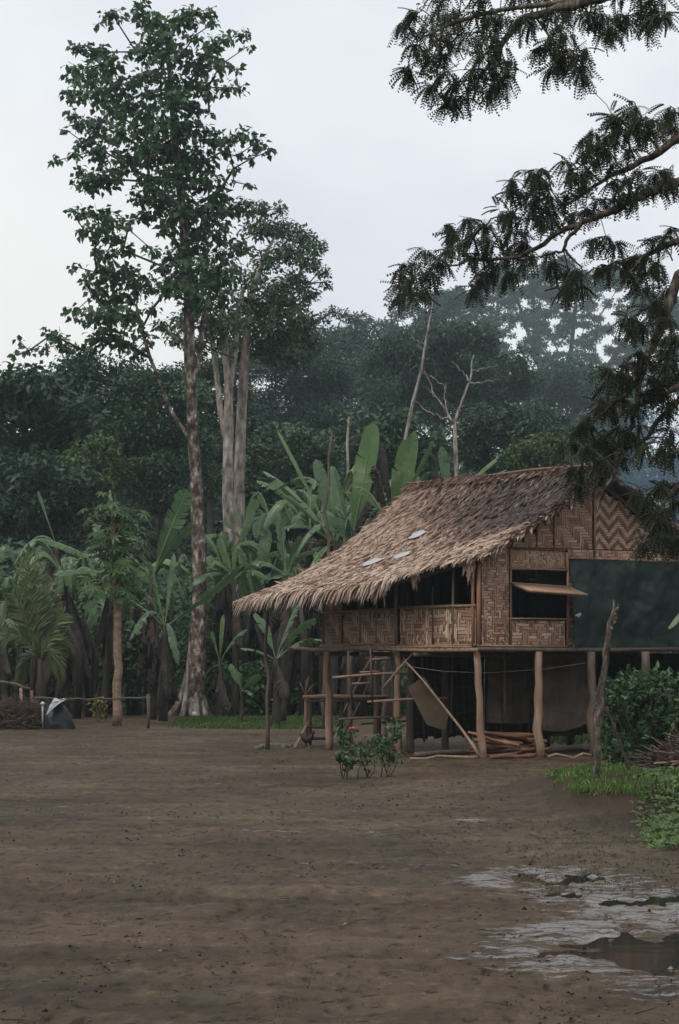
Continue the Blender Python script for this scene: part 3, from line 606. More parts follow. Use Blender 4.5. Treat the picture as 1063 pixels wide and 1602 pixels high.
V_ = np.array(Q+[q+np.array([0, .02, 0]) for q in Q]); bd.add(V_, [[0, 1, 2], [0, 2, 4], [4, 2, 3], [5, 7, 6], [5, 9, 7], [9, 8, 7]]); bd.add(V_, [[k, (k+1) % 5, 5+(k+1) % 5, 5+k] for k in range(5)])
o = bd.build('board', M['brownsheet'], loc=tuple(at(668, 1134, Dq))); tag(o, 'brown sheet of board tilted between two stilts beside the diagonal stick', 'board')
st = MB(); P_ = lerp_pts([at(636, 1036, Dq+.3), at(662, 1064, Dq), at(700, 1112, Dq-.2), at(722, 1140, Dq-.3), at(740, 1165, gd(1187)), at(753, 1187, gd(1187))], 12)
st.tube(P_, np.linspace(.013, .028, 12), 7, .7, .2); o = st.build('stick', M['pole'], loc=tuple(P_[-1])); tag(o, 'long bent stick slanting from under the floor down to the front stilt', 'stick')
# firewood
def stickmesh(seed, L, r0):
    m_ = MB(); r_ = np.random.default_rng(seed); P_ = np.stack([np.linspace(-L/2, L/2, 5), r_.normal(0, .008, 5), r_.normal(0, .008, 5)], 1)
    m_.tube(P_, r0*(1+r_.normal(0, .1, 5)), 5, r_.uniform(.3, .8), .3, seed=seed); return m_
fw = [stickmesh(200+k, rng.uniform(.55, .85), rng.uniform(.018, .032)).build('firewood_stick', M['firewood']) for k in range(5)]
first = set()
lab = 'split stick in the firewood heap under the hut'
k = 0
for row, (py, n_, xa, xb) in enumerate(((1182, 8, 770, 838), (1175, 7, 768, 832), (1168, 7, 766, 828), (1161, 6, 766, 824), (1154, 6, 768, 820), (1148, 4, 772, 815))):
    for i in range(n_):
        src = fw[k % 5]
        if k < 5: o = src
        else: o = src.copy(); COL.objects.link(o)
        px = xa+(xb-xa)*(i+.5)/n_; D = D0+.25+.12*i*.6+rng.uniform(0, .3)
        p = at(px, py-3, D); z_ = .03+row*.058+rng.uniform(-.01, .01)
        o.location = (p[0], p[1], z_); o.rotation_euler = (rng.uniform(-.1, .1), rng.uniform(-.12, .12)+(.12 if row > 2 else 0), rng.uniform(-.5, .5)); tag(o, lab, 'firewood', 'firewood heaped under the hut'); k += 1
# logs lying on the ground along the front of the stilts
def gstick(name, p0, p1, rr, m, label, cat='log', n=6, seed=0, z=None, bend=.02, group=None):
    m_ = MB(); P_ = lerp_pts([p0, p1], n); P_ = wob(P_, bend, seed); m_.tube(P_, rr, 8, .5, .2, seed=seed); o = m_.build(name, M[m], loc=tuple(P_[0])); tag(o, label, cat, group); return o
def gp(px, py, z=.03): D = gd(py, z); return np.array([(px-CX)/F*D, D, z])
gstick('log', gp(650, 1181), gp(752, 1176), .045, 'darkpole', 'dark log on the ground between the left stilts', seed=1)
gstick('log', gp(642, 1187, .02), gp(760, 1184, .02), .022, 'pole', 'thin pale pole on the ground just in front of the dark log', seed=2)
gstick('log', gp(768, 1185, .04), gp(838, 1181, .04), .03, 'firewood', 'pale split log at the foot of the firewood heap', seed=3)
gstick('log', gp(858, 1184, .02), gp(925, 1182, .02), .022, 'pole', 'thin pale pole on the ground between the two right stilts', seed=4)
gstick('log', gp(858, 1173, .06), gp(928, 1168, .09), .04, 'darkpole', 'grey log lying below the plank bench', seed=5)
bn = thing('bench', gp(874, 1168), label='dark plank bench standing under the hut behind the right stilts', cat='bench')
b_ = MB(); p = gp(874, 1168); b_.box(p+[-.02, 0, .27], (.62, .3, .045), .35, .4); b_.box(p+[-.02, 0, .20], (.56, .22, .05), .35, .2); part(b_, 'seat', M['plank'], bn)
for dx, dy in ((-.2, -.1), (.2, .05)):
    b_ = MB(); b_.box(p+[dx, dy, .09], (.06, .16, .20), .35, .3); part(b_, 'leg', M['plank'], bn)
# pole table left of the hut
tb = thing('pole_table', gp(540, 1165), label='rough work table of lashed poles standing under the left end of the hut', cat='table')
Dt = gd(1167); b_ = MB(); zt_ = .80
for k in range(8):
    y_ = Dt+.08*k; b_.tube(wob([[(474-CX)/F*Dt, y_, zt_], [-.25, y_, zt_+.01], [.15, y_, zt_], [(607-CX)/F*Dt, y_, zt_-.01]], .012, 40+k), .026+.008*rng.uniform(), 7, rng.uniform(.2, .8), .2, seed=k)
part(b_, 'tabletop', M['pole'], tb)
for px, dy, m_, rr in ((480, 0, 'pole', .032), (590, 0, 'orangepole', .036), (535, .1, 'darkpole', .03), (484, .6, 'darkpole', .03), (594, .6, 'darkpole', .03)):
    b_ = MB(); x_ = (px-CX)/F*Dt; b_.tube(wob([[x_, Dt+dy, -.05], [x_, Dt+dy, .4], [x_, Dt+dy, zt_-.02]], .012, int(px)), rr, 8, .5, .15); part(b_, 'leg', M[m_], tb)
b_ = MB(); b_.tube([[(478-CX)/F*Dt, Dt-.04, zt_-.06], [(606-CX)/F*Dt, Dt-.04, zt_-.06]], .02, 6, .3); b_.tube([[(566-CX)/F*Dt, Dt+.05, .36], [(640-CX)/F*Dt, Dt+.4, .40]], .018, 6, .6)
b_.tube([[(480-CX)/F*Dt, Dt+.1, .30], [(512-CX)/F*Dt, Dt+.1, .30]], .022, 6, .4); b_.tube([[(480-CX)/F*Dt, Dt+.1, .12], [(512-CX)/F*Dt, Dt+.1, .12]], .03, 6, .4); part(b_, 'crossbar', M['darkpole'], tb)
b_ = MB(); b_.tube([gp(462, 1170, 0), at(484, 1128, Dt)], .026, 7, .5, .15); part(b_, 'brace', M['pole'], tb)
fs = MB(); p = np.array([(478-CX)/F*Dt, Dt+.15, zt_+.03])
for d_ in ((-.10, 0, .22), (.02, 0, .26), (.14, .02, .18), (.05, 0, .32)): fs.tube([p, p+np.array(d_)*.5+[0, 0, .02], p+np.array(d_)], [.014, .010, .006], 5, .8)
o = fs.build('forked_branch', M['pole'], loc=tuple(p)); tag(o, 'small forked branch standing on the left end of the pole table', 'branch')
# ladder
ld = thing('ladder', gp(530, 1163), label='rustic pole ladder slanting up under the left part of the hut', cat='ladder')
Dl = gd(1164)+.3
for dx in (0, 17):
    b_ = MB(); b_.tube(wob([at(516+dx, 1160, Dl), at(548+dx, 1095, Dl+.2), at(570+dx, 1050, Dl+.3), at(590+dx, 1014, Dl+.4)], .012, dx), .022, 7, .5, .2); part(b_, 'side_rail', M['darkpole'], ld)
for px, py in ((553, 1070), (567, 1052), (582, 1032), (592, 1022), (540, 1092)):
    b_ = MB(); b_.tube([at(px-4, py, Dl+.15), at(px+28, py-1, Dl+.15)], .020, 7, .8, .2); part(b_, 'rung', M['pole'], ld)
# rope
b_ = MB(); P_ = [at(636, 1042, D0+.6), at(690, 1050, D0+.8), at(760, 1053, D0+.6), at(850, 1047, D0+.7), at(925, 1036, D0+1)]; b_.tube(lerp_pts(P_, 16), .005, 5); o = b_.build('clothes_line', M['pole'], loc=tuple(P_[0])); tag(o, 'thin line strung between the stilts under the floor', 'rope')
# hen
hp0 = gp(482, 1171, 0)
hen = thing('hen', hp0, label='small dark hen standing by the foot of the pole table', cat='hen')
b_ = MB(); c = hp0+np.array([0, 0, .14]); P_ = c+np.array([[-.13, .02, .10], [-.09, .01, .07], [-.04, 0, .01], [.02, 0, .0], [.06, -.01, .045], [.075, -.02, .10], [.085, -.025, .125], [.105, -.03, .118], [.12, -.03, .112]])
b_.tube(P_, [.012, .035, .062, .066, .040, .022, .024, .014, .002], 10, .4, .05); part(b_, 'body', M['feather'], hen, True)
b_ = MB(); b_.tube(c+np.array([[.075, -.025, .145], [.09, -.027, .158], [.10, -.03, .145]]), [.006, .012, .004], 6); b_.tube(c+np.array([[.105, -.03, .105], [.107, -.03, .085]]), [.007, .005], 5); part(b_, 'comb', M['comb'], hen)
for s in (-1, 1):
    b_ = MB(); b_.tube(hp0+np.array([[.0, s*.022, .09], [.012, s*.024, .05], [.0, s*.024, .008]]), [.009, .006, .005], 6)
    for a in (-.6, 0, .6, 3.1): b_.tube([hp0+[0, s*.024, .008], hp0+[.035*math.cos(a), s*.024+.035*math.sin(a), .004]], .004, 5)
    part(b_, 'leg', M['orangepole'], hen)

# ================================================================ TREES
def grow(roots, blobs, seed, jit=.12, step=.8, tip=.006, rmax=None, upw=.6, powr=.5):
    """roots: list of polylines (pos list, radius list). blobs: (centre, radius). Returns node arrays for limb segments."""
    r_ = np.random.default_rng(seed); pos = []; par = []; rad0 = []
    for P_, R_ in roots:
        for k, (p, q) in enumerate(zip(P_, R_)):
            pos.append(np.asarray(p, float)); par.append(len(pos)-2 if k else -1); rad0.append(q)
    nt0 = len(pos); A = np.array(pos); B = [np.asarray(b[0], float) for b in blobs]
    d0 = [np.min(np.linalg.norm(A-b, axis=1)) for b in B]; ends = []
    for k in np.argsort(d0):
        b = B[k]; A = np.array(pos); dv = b-A; d = np.linalg.norm(dv, axis=1)
        cost = d+upw*np.maximum(0, A[:, 2]-b[2]+.15*d)+np.where(np.arange(len(A)) < nt0, 0, .05)
        i = int(np.argmin(cost)); n = max(1, int(d[i]/step)); prev = i; p0 = A[i]
        for s in range(1, n+1):
            t = s/n; q = p0+(b-p0)*t+np.array([0, 0, -.10*d[i]*math.sin(math.pi*t)])*upw+(r_.normal(size=3)*jit*d[i]/n if s < n else 0)
            pos.append(q); par.append(prev); rad0.append(0); prev = len(pos)-1
        ends.append(prev)
    cnt = np.zeros(len(pos))
    for e in ends:
        i = e
        while i >= nt0: cnt[i] += 1; i = par[i]
    A = np.array(pos); P0 = []; P1 = []; R0 = []; R1 = []
    for i in range(nt0, len(pos)):
        p = par[i]; r1 = tip*max(1, cnt[i])**powr; rp = rad0[p] if p < nt0 else tip*max(1, cnt[p])**powr
        r0 = min(rp*.8 if p < nt0 else rp, max(r1*1.35, tip)); P0.append(A[p]); P1.append(A[i]); R0.append(r0); R1.append(min(r1, r0))
    return np.array(P0).reshape(-1, 3), np.array(P1).reshape(-1, 3), np.array(R0), np.array(R1)
def crown(mb, blobs, size, dens, up_, droop, seed, tpl=LEAF, flat=.8, tint=.5, clump=0, jt=.2, shell=0, rad=1.):
    r_ = np.random.default_rng(seed); A = []; Dr = []; Nn = []; Sz = []; Ti = []
    for c, R in blobs:
        k = max(3, int(dens*(R/size)**2)); u = nrm(r_.normal(size=(k, 3)))*(r_.uniform(shell, 1, (k, 1))**.5)
        p = np.asarray(c)+u*np.array([R, R, R*flat])*1.05
        d = nrm(u*np.array([1, 1, .3])*rad+r_.normal(size=(k, 3))*.55+np.array([0, 0, -droop]))
        nn = nrm(np.array([0, 0, up_])+r_.normal(size=(k, 3))*.55+u*.3*rad)
        A.append(p); Dr.append(d); Nn.append(nn); Sz.append(size*r_.uniform(.6, 1.25, k)); tb_ = tint+r_.normal(0, .15); Ti.append(np.clip(tb_+r_.normal(0, jt, k), 0, 1))
    mb.inst(*tpl, np.concatenate(A), np.concatenate(Dr), np.concatenate(Nn), np.concatenate(Sz), np.concatenate(Ti))
def tree(name, base, roots, blobs, leaf, lm, bm, label, cat='tree', group=None, seed=1, tip=.012, step=.9, trunk_n=12, rough=.12, twigs=0, **kw):
    root = thing(name, base, label=label, cat=cat, group=group)
    P0, P1, R0, R1 = grow(roots, blobs, seed, step=step, tip=tip, **kw)
    b_ = MB()
    for k, (P_, R_) in enumerate(roots): b_.tube(lerp_pts(np.column_stack([P_, R_]), max(4, len(P_)*3))[:, :3], lerp_pts(np.column_stack([P_, R_]), max(4, len(P_)*3))[:, 3], trunk_n, .5, rough, seed=seed+k)
    part(b_, 'trunk', bm, root, True); b_ = MB()
    b_.segs(P0, P1, R0, R1, 6)
    if twigs:
        r_ = np.random.default_rng(seed+9); a = []; e = []
        for c, R in blobs:
            for _ in range(twigs): a.append(np.asarray(c)); e.append(np.asarray(c)+nrm(r_.normal(size=3)+np.array([0, 0, -.1]))*R*.95)
        b_.segs(a, e, np.full(len(a), tip*.6), np.full(len(a), tip*.25), 4)
    part(b_, 'limbs', M['darkbark'], root, True)
    c_ = MB()
    for L_ in leaf: crown(c_, blobs, seed=seed+3, **L_)
    part(c_, 'crown', lm, root)
    return root
def ptree(pts, D, lat=0, dd=0, seed=0):            # column/row/radius triples of the photo -> world points along a limb
    r_ = np.random.default_rng(seed); P_ = [at(x, y, D+r_.normal(0, dd)) for x, y, q in pts]; return P_, [q/F*D for x, y, q in pts]
def pblobs(L, D, s, ox, oy, sd, seed, rs=1.0):
    r_ = np.random.default_rng(seed); o = []
    for x, y, R in L:
        Dd = D+r_.normal(0, sd); o.append((at(ox+x/s, oy+y/s, Dd), R/s/F*Dd*rs))
    return o

# --- the tall tree on the left
TT = [(350,50,40),(420,40,30),(430,10,25),(460,60,35),(510,80,40),(560,60,45),(590,45,40),(640,40,30),(660,70,20),(300,75,14),(245,150,30),(300,160,45),(340,190,45),(230,220,40),(280,230,55),(205,290,22),(240,290,40),(310,290,60),(370,270,50),(410,250,40),(420,160,30),(470,165,50),(520,120,50),(560,170,45),(600,110,30),(660,130,35),(700,120,25),(750,105,28),(760,145,18),(640,170,40),(610,210,45),(680,200,35),(730,215,18),(740,270,22),(700,270,30),(640,270,45),(580,260,45),(520,240,45),(480,230,30),(220,350,25),(205,400,16),(250,380,35),(300,390,45),(350,340,45),(400,330,45),(460,300,45),(520,310,50),(590,330,40),(645,345,15),
(260,440,30),(230,470,22),(175,495,20),(310,460,55),(370,410,50),(430,400,50),(490,380,50),(550,390,55),(610,400,45),(660,430,40),(700,430,35),(750,418,38),(790,440,35),(830,465,22),(770,490,18),(730,480,22),(680,470,25),(720,520,22),(770,570,16),(720,560,12),(240,520,22),(270,560,50),(330,550,55),(380,500,50),(440,470,60),(500,450,60),(560,470,60),(620,500,55),(520,530,60),(580,560,60),(640,560,50),(670,600,42),(460,560,50),(430,610,40),(500,620,60),(570,640,60),(640,650,60),(700,640,50),(750,640,40),(450,660,40),(520,680,32),(400,680,22),(600,700,50),(670,710,55),(225,655,22),(260,650,32),(300,660,42),(340,680,42),(260,710,32),(310,720,42),(350,730,32),(390,700,18),
(230,820,16),(290,770,22),(330,780,35),(380,770,35),(470,770,30),(260,870,22),(300,840,45),(350,840,50),(400,850,50),(440,870,45),(500,820,28),(540,790,35),(600,760,50),(680,780,55),(740,760,40),(560,850,50),(520,890,45),(600,880,50),(650,850,50),(700,850,45),(620,820,50),(620,940,35),(680,920,45),(300,900,40),(350,920,50),(400,910,40),(230,960,38),(290,970,45),(340,980,50),(390,970,45),(430,1000,22),(160,1030,32),(200,1060,36),(320,1040,55),(380,1050,45),(60,1050,14),(90,1080,20),(140,1070,22),(260,1080,36),(40,1095,14),(420,1080,30),(470,950,25),(460,1040,25)]
D = 60.0
bl = pblobs(TT, D, 1.9685, 0, 0, .9, 21, .93)+pblobs([(470+60*math.sin(k*1.7)+k*3, 60+k*29, 34) for k in range(0, 31, 2)], D-.7, 1.9685, 0, 0, .3, 24)
r0_ = ptree([(302,1124,23),(304,1085,18),(307,1040,15.5),(311,980,13),(313,900,11),(310,820,10),(306,740,9.2),(301,660,8.6),(298,600,9),(297,540,9),(296,470,8.5),(292,400,8),(285,330,7),(278,250,6),(270,170,4.5),(264,90,3),(258,25,1.6)], D)
r1_ = ptree([(300,690,3.8),(284,668,3.2),(266,640,3),(252,600,2.7),(235,560,3),(222,515,2.5),(214,480,2)], D+.1, dd=.08)
r2_ = ptree([(298,620,5),(312,560,4.5),(318,500,4),(330,450,3.5),(352,400,2.5)], D+.1)
tall = tree('tall_tree', (r0_[0][0][0], D, 0), [r0_, r1_, r2_], bl, [dict(size=.17, dens=25, up_=.9, droop=.55, tpl=WIDE, flat=.8, tint=.45)], M['talltree'], M['bark'], 'tallest tree on the left with big drooping leaves, mottled trunk and flared base', seed=31, tip=.011, twigs=2)
b_ = MB()                                            # root flares
tb0 = np.array(r0_[0][0])
for a, L_, w_, h_ in ((200, .50, .10, 1.4), (235, .30, .10, 1.9), (170, .30, .1, 1.5), (-30, .22, .09, 1.3), (-70, .22, .10, 1.6), (20, .3, .09, 1.3), (100, .3, .1, 1.5), (265, .2, .08, 1.2)):
    a = math.radians(a); d_ = np.array([math.cos(a), math.sin(a), 0]); c_ = tb0*[1, 1, 0]
    P_ = [c_+d_*(.20+L_)+[0, 0, -.12], c_+d_*(.18+L_*.55)+[0, 0, .12], c_+d_*(.17+L_*.25)+[0, 0, .42], c_+d_*.11+[0, 0, h_*.75], c_+d_*.0+[.05, 0, h_*1.25]]
    b_.tube(lerp_pts(P_, 10), np.linspace(w_*.8, .05, 10), 9, .4, .15, seed=int(L_*100))
part(b_, 'root_flare', M['palebark'], tall, True)

# --- right companion of the tall tree: finer, paler leaves over two pale trunks
T2 = [(800,640,36),(860,640,22),(800,700,55),(870,700,45),(930,720,40),(965,755,38),(940,800,45),(880,770,55),(820,800,50),(990,830,25),(1000,870,18),(900,860,50),(840,890,50),(780,850,40),(950,900,35),(900,930,50),(830,960,60),(760,920,40),(700,980,50),(760,1000,60),(850,1030,60),(930,980,45),(700,1050,50),(800,1060,50),(640,1000,40),(600,1060,40),(540,1040,35),(500,1000,30),(560,980,35)]
D = 72.0
T2 = T2+[(x+9, y+12, R*.8) for x, y, R in T2]+[(820,1000,50),(880,1040,50),(940,1020,40),(800,940,50),(900,990,45),(860,920,45),(960,1060,40),(830,1090,50),(900,1100,50),(740,1090,40)]
ra = ptree([(376,1120,10),(376,900,9.5),(374,800,9),(376,700,8),(381,600,7.5),(384,545,6.5),(392,470,5),(410,410,3.5),(430,370,2)], D)
tree('pale_trunk_tree', (ra[0][0][0], D, 0), [ra], pblobs(T2, D+1, 1.9685, 0, 0, 1.0, 22), [dict(size=.155, dens=28, up_=1, droop=.3, flat=.7, tint=.55)], M['midtree'], M['palebark'], 'tree with straight pale trunk and airy paler crown just right of the tallest tree', seed=32, tip=.012, twigs=2)
D = 71.0
rb = ptree([(360,1120,11),(360,860,10),(357,760,9.5),(358,680,8),(358,600,6.5),(352,545,5.5),(350,500,5),(345,450,3)], D)
rc_ = ptree([(357,700,6),(345,640,5),(340,590,4.5),(333,535,4),(322,480,3)], D, dd=.1)
rd_ = ptree([(358,620,4.5),(368,560,4),(372,500,4),(380,450,2)], D, dd=.1)
re_ = ptree([(384,600,3.5),(392,565,3),(400,550,1.5)], 72)
T3 = [(620,900,40),(660,960,40),(580,930,35),(700,900,40),(740,960,35),(560,1010,30),(650,1040,40),(720,830,35),(770,880,30),(640,990,40),(690,1010,36),(730,1000,40),(600,960,36),(760,940,36),(680,850,40),(640,860,36),(720,1060,26),(660,1080,22)]
tree('forked_tree', (rb[0][0][0], D, 0), [rb, rc_, rd_], pblobs(T3, D-.6, 1.9685, 0, 0, .8, 23), [dict(size=.15, dens=26, up_=1, droop=.3, flat=.7, tint=.5)], M['midtree'], M['palebark'], 'pale trunk forking into three upright limbs behind the tallest tree', seed=33, tip=.012, twigs=2)

# --- background trees
def ell(cx, cy, rx, ry, n, rr, D, sd, seed, top=.25):
    r_ = np.random.default_rng(seed); o = []
    for k in range(n):
        a = r_.uniform(0, 2*np.pi); q = math.sqrt(r_.uniform(top*top, 1)); x = cx+rx*q*math.cos(a); y = cy-ry*q*math.sin(a)
        Dd = D+r_.normal(0, sd); o.append((at(x, y, Dd), rr*r_.uniform(.6, 1.3)/F*Dd))
    return o
def bgtree(name, tx, D, cx, cy, rx, ry, n, rr, lm, label, seed, size=.24, dens=6, tr=6, tint=.5, flat=.75, top=.0, fork=.45, bm='forestbark', droop=.2, sdf=.4, extra=()):
    zt_ = cy+ry*fork; r_ = np.random.default_rng(seed+100)
    pts = [(tx, HY+H*F/D, tr*1.3), (tx+r_.normal(0, 4), (HY+zt_)/2+30, tr), (tx*.7+cx*.3, zt_, tr*.8), (cx+r_.normal(0, 6), cy-ry*.1, tr*.45), (cx, cy-ry*.6, tr*.2)]
    ro = ptree(pts, D); bl = ell(cx, cy, rx, ry, int(n*1.5), rr, D, rx/F*D*sdf, seed, top)+[(at(a, b, D), c/F*D) for a, b, c in extra]
    return tree(name, (ro[0][0][0], D, 0), [ro], bl, [dict(size=size, dens=dens*4, up_=1, droop=droop, flat=flat, tint=tint)], M[lm], M[bm], label, seed=seed, tip=.03, trunk_n=8, step=1.6)
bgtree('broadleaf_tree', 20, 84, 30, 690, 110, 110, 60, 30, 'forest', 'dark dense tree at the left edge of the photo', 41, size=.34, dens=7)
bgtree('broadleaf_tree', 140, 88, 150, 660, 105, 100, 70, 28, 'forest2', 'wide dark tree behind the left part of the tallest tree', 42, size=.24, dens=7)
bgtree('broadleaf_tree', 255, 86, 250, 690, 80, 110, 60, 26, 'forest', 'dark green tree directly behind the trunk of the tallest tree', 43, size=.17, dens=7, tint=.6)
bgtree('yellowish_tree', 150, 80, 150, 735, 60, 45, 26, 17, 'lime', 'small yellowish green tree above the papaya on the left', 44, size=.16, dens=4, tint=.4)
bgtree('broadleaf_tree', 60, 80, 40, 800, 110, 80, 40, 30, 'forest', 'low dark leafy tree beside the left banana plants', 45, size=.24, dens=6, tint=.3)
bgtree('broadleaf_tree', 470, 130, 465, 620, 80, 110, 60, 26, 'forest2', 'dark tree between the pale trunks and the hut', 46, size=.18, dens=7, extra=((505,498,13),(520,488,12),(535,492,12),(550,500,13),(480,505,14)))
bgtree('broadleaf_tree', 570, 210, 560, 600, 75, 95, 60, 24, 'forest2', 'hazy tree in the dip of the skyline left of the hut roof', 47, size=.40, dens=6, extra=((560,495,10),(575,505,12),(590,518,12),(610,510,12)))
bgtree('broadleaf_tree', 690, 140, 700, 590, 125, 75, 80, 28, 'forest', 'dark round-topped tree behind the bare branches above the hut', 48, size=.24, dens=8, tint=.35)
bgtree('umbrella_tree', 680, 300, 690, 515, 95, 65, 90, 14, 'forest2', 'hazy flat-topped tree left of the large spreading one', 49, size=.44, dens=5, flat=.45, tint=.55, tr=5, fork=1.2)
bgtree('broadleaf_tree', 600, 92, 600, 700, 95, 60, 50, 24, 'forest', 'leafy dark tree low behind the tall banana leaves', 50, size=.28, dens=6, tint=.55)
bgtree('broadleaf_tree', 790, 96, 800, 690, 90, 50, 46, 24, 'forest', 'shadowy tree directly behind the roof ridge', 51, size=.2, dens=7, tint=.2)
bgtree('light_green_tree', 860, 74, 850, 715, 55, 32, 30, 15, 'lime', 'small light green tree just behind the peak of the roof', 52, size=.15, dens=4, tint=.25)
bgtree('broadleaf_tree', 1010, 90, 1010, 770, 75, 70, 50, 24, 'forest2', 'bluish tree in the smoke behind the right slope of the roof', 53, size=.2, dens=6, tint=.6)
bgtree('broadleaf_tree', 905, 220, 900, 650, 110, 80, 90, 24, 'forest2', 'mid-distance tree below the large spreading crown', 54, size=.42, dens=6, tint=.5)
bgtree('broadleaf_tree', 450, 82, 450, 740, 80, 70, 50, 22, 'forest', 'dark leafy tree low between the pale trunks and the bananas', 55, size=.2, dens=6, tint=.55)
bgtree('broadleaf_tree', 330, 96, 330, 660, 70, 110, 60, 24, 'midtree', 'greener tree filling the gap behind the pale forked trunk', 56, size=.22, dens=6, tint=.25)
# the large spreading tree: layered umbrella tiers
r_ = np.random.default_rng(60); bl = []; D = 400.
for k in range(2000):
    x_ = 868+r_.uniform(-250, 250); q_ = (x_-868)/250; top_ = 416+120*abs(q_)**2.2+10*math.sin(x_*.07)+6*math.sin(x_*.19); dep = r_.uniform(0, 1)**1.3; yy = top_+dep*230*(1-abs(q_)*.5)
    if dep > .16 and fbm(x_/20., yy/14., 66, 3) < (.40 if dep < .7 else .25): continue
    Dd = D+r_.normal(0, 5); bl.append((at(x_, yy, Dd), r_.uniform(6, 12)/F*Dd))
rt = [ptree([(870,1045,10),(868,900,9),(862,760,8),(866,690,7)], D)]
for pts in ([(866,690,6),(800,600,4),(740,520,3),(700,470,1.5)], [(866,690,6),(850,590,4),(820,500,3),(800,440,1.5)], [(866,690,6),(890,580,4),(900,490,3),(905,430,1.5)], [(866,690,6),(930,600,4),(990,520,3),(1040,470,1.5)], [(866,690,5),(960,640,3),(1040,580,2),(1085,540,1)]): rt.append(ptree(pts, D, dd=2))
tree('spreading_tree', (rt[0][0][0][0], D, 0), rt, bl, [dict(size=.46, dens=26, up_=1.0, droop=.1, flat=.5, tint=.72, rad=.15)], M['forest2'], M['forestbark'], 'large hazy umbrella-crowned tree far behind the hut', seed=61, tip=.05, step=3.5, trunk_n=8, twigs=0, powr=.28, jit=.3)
# bare trees
def bare(name, D, limbs, label, seed, bm='palebark'):
    root = thing(name, at(limbs[0][0][0], limbs[0][0][1], D)*[1, 1, 0], label=label, cat='tree'); b_ = MB()
    for k, L_ in enumerate(limbs):
        P_, R_ = ptree([(x, y, q*.78) for x, y, q in L_], D, dd=.05, seed=seed+k); Q = lerp_pts(np.column_stack([P_, R_]), 12); b_.tube(wob(Q[:, :3], .03, seed+k), Q[:, 3], 7, .6, .15, seed=k)
    part(b_, 'trunk', M[bm], root, True); return root
bare('bare_tree', 84, [[(712,1085,5),(713,800,4.5),(712,690,4),(711,660,3.5)], [(711,662,3.2),(722,630,2.6),(735,600,2.2),(737,575,1.6),(742,555,1)], [(735,600,1.8),(755,598,1.2),(783,594,.7)], [(711,662,3),(697,640,2.3),(684,622,1.8),(673,600,1.2),(664,580,.8)], [(700,645,1.6),(695,620,1.2),(698,600,.8)], [(736,598,1.6),(722,580,1.1),(708,565,.7)], [(740,580,1.2),(760,577,.9),(778,570,.6)], [(709,658,1.8),(690,652,1.3),(668,640,1),(650,628,.6)], [(684,622,1),(670,612,.7),(660,600,.5)]], 'leafless pale branching tree rising behind the roof ridge', 70)
bare('leaning_tree', 86, [[(600,1087,5),(625,740,4.2),(640,660,3.6),(655,590,3),(664,540,2.3),(671,500,1.6),(678,470,.9)], [(658,580,1.3),(690,600,.9),(700,610,.5)], [(662,550,1),(650,530,.7),(640,520,.4)]], 'thin pale trunk leaning right, left of the leafless tree', 80)
bare('dead_stub', 70, [[(543,1104,4),(543,760,3),(544,700,2.6),(546,652,2)]], 'thin dead pale stub standing above the banana leaves', 85)
bare('dead_pole', 50, [[(508,1140,3.4),(510,900,3.2),(512,800,3),(517,720,2.6),(520,675,1.8)]], 'tall thin brown pole among the bananas left of the roof', 86, 'darkpole')

# --- stuff: understorey and the far wood
def leafmass(name, lm, D0_, D1_, xr, zf, n, size, seed, label, cat, tint=.45):
    r_ = np.random.default_rng(seed); D = r_.uniform(D0_, D1_, n); x = r_.uniform(*xr, n)*D/D1_
    top = zf(x, D); z = r_.uniform(0, 1, n)**.75*top; b_ = MB(); p = np.stack([x, D, z], -1)
    cl = fbm(x*.8+z*.35, D*.5+z*.8, seed); kp = cl > .40; p = p[kp]; n = len(p)
    d = nrm(r_.normal(size=(n, 3))*[1, 1, .5]+[0, -.3, -.35]); nn = nrm(r_.normal(size=(n, 3))*.6+[0, -.35, 1])
    b_.inst(*LEAF, p, d, nn, size*r_.uniform(.5, 1.4, n), np.clip(tint+(cl[kp]-.5)*1.2+r_.normal(0, .16, n), 0, 1)); o = b_.build(name, M[lm]); tag(o, label, cat, kind='stuff'); return o
leafmass('undergrowth', 'forest', 66, 80, (-14, 14), lambda x, D: 2.6+3.2*fbm(x*.35, D*.1, 5)+0*D, 52000, .26, 91, 'dark undergrowth below the trees', 'undergrowth', .38)
leafmass('thicket', 'forest', 96, 135, (-22, 22), lambda x, D: (HY+20-np.interp(CX+x/D*F, [-100, 0, 300, 400, 560, 620, 700, 800, 850, 1100], [620, 610, 600, 570, 600, 610, 600, 630, 720, 740])-28-50*fbm(x*.6, D*.02, 6))/F*D, 130000, .42, 92, 'shady wood behind the first trees', 'wood', .3)
leafmass('leafy_plants', 'bush', 60, 68, (-10, 6), lambda x, D: np.where(CX+x/D*F < 330, 2.3+2.2*fbm(x*.6, D*.1, 8), 1.3), 36000, .17, 94, 'leafy ground plants between the banana stems', 'plants', .42)
leafmass('far_wood', 'forest2', 430, 520, (-105, 105), lambda x, D: 24+18*fbm(x*.06, D*.02, 7), 60000, 2.0, 93, 'hazy far wood', 'wood', .5)

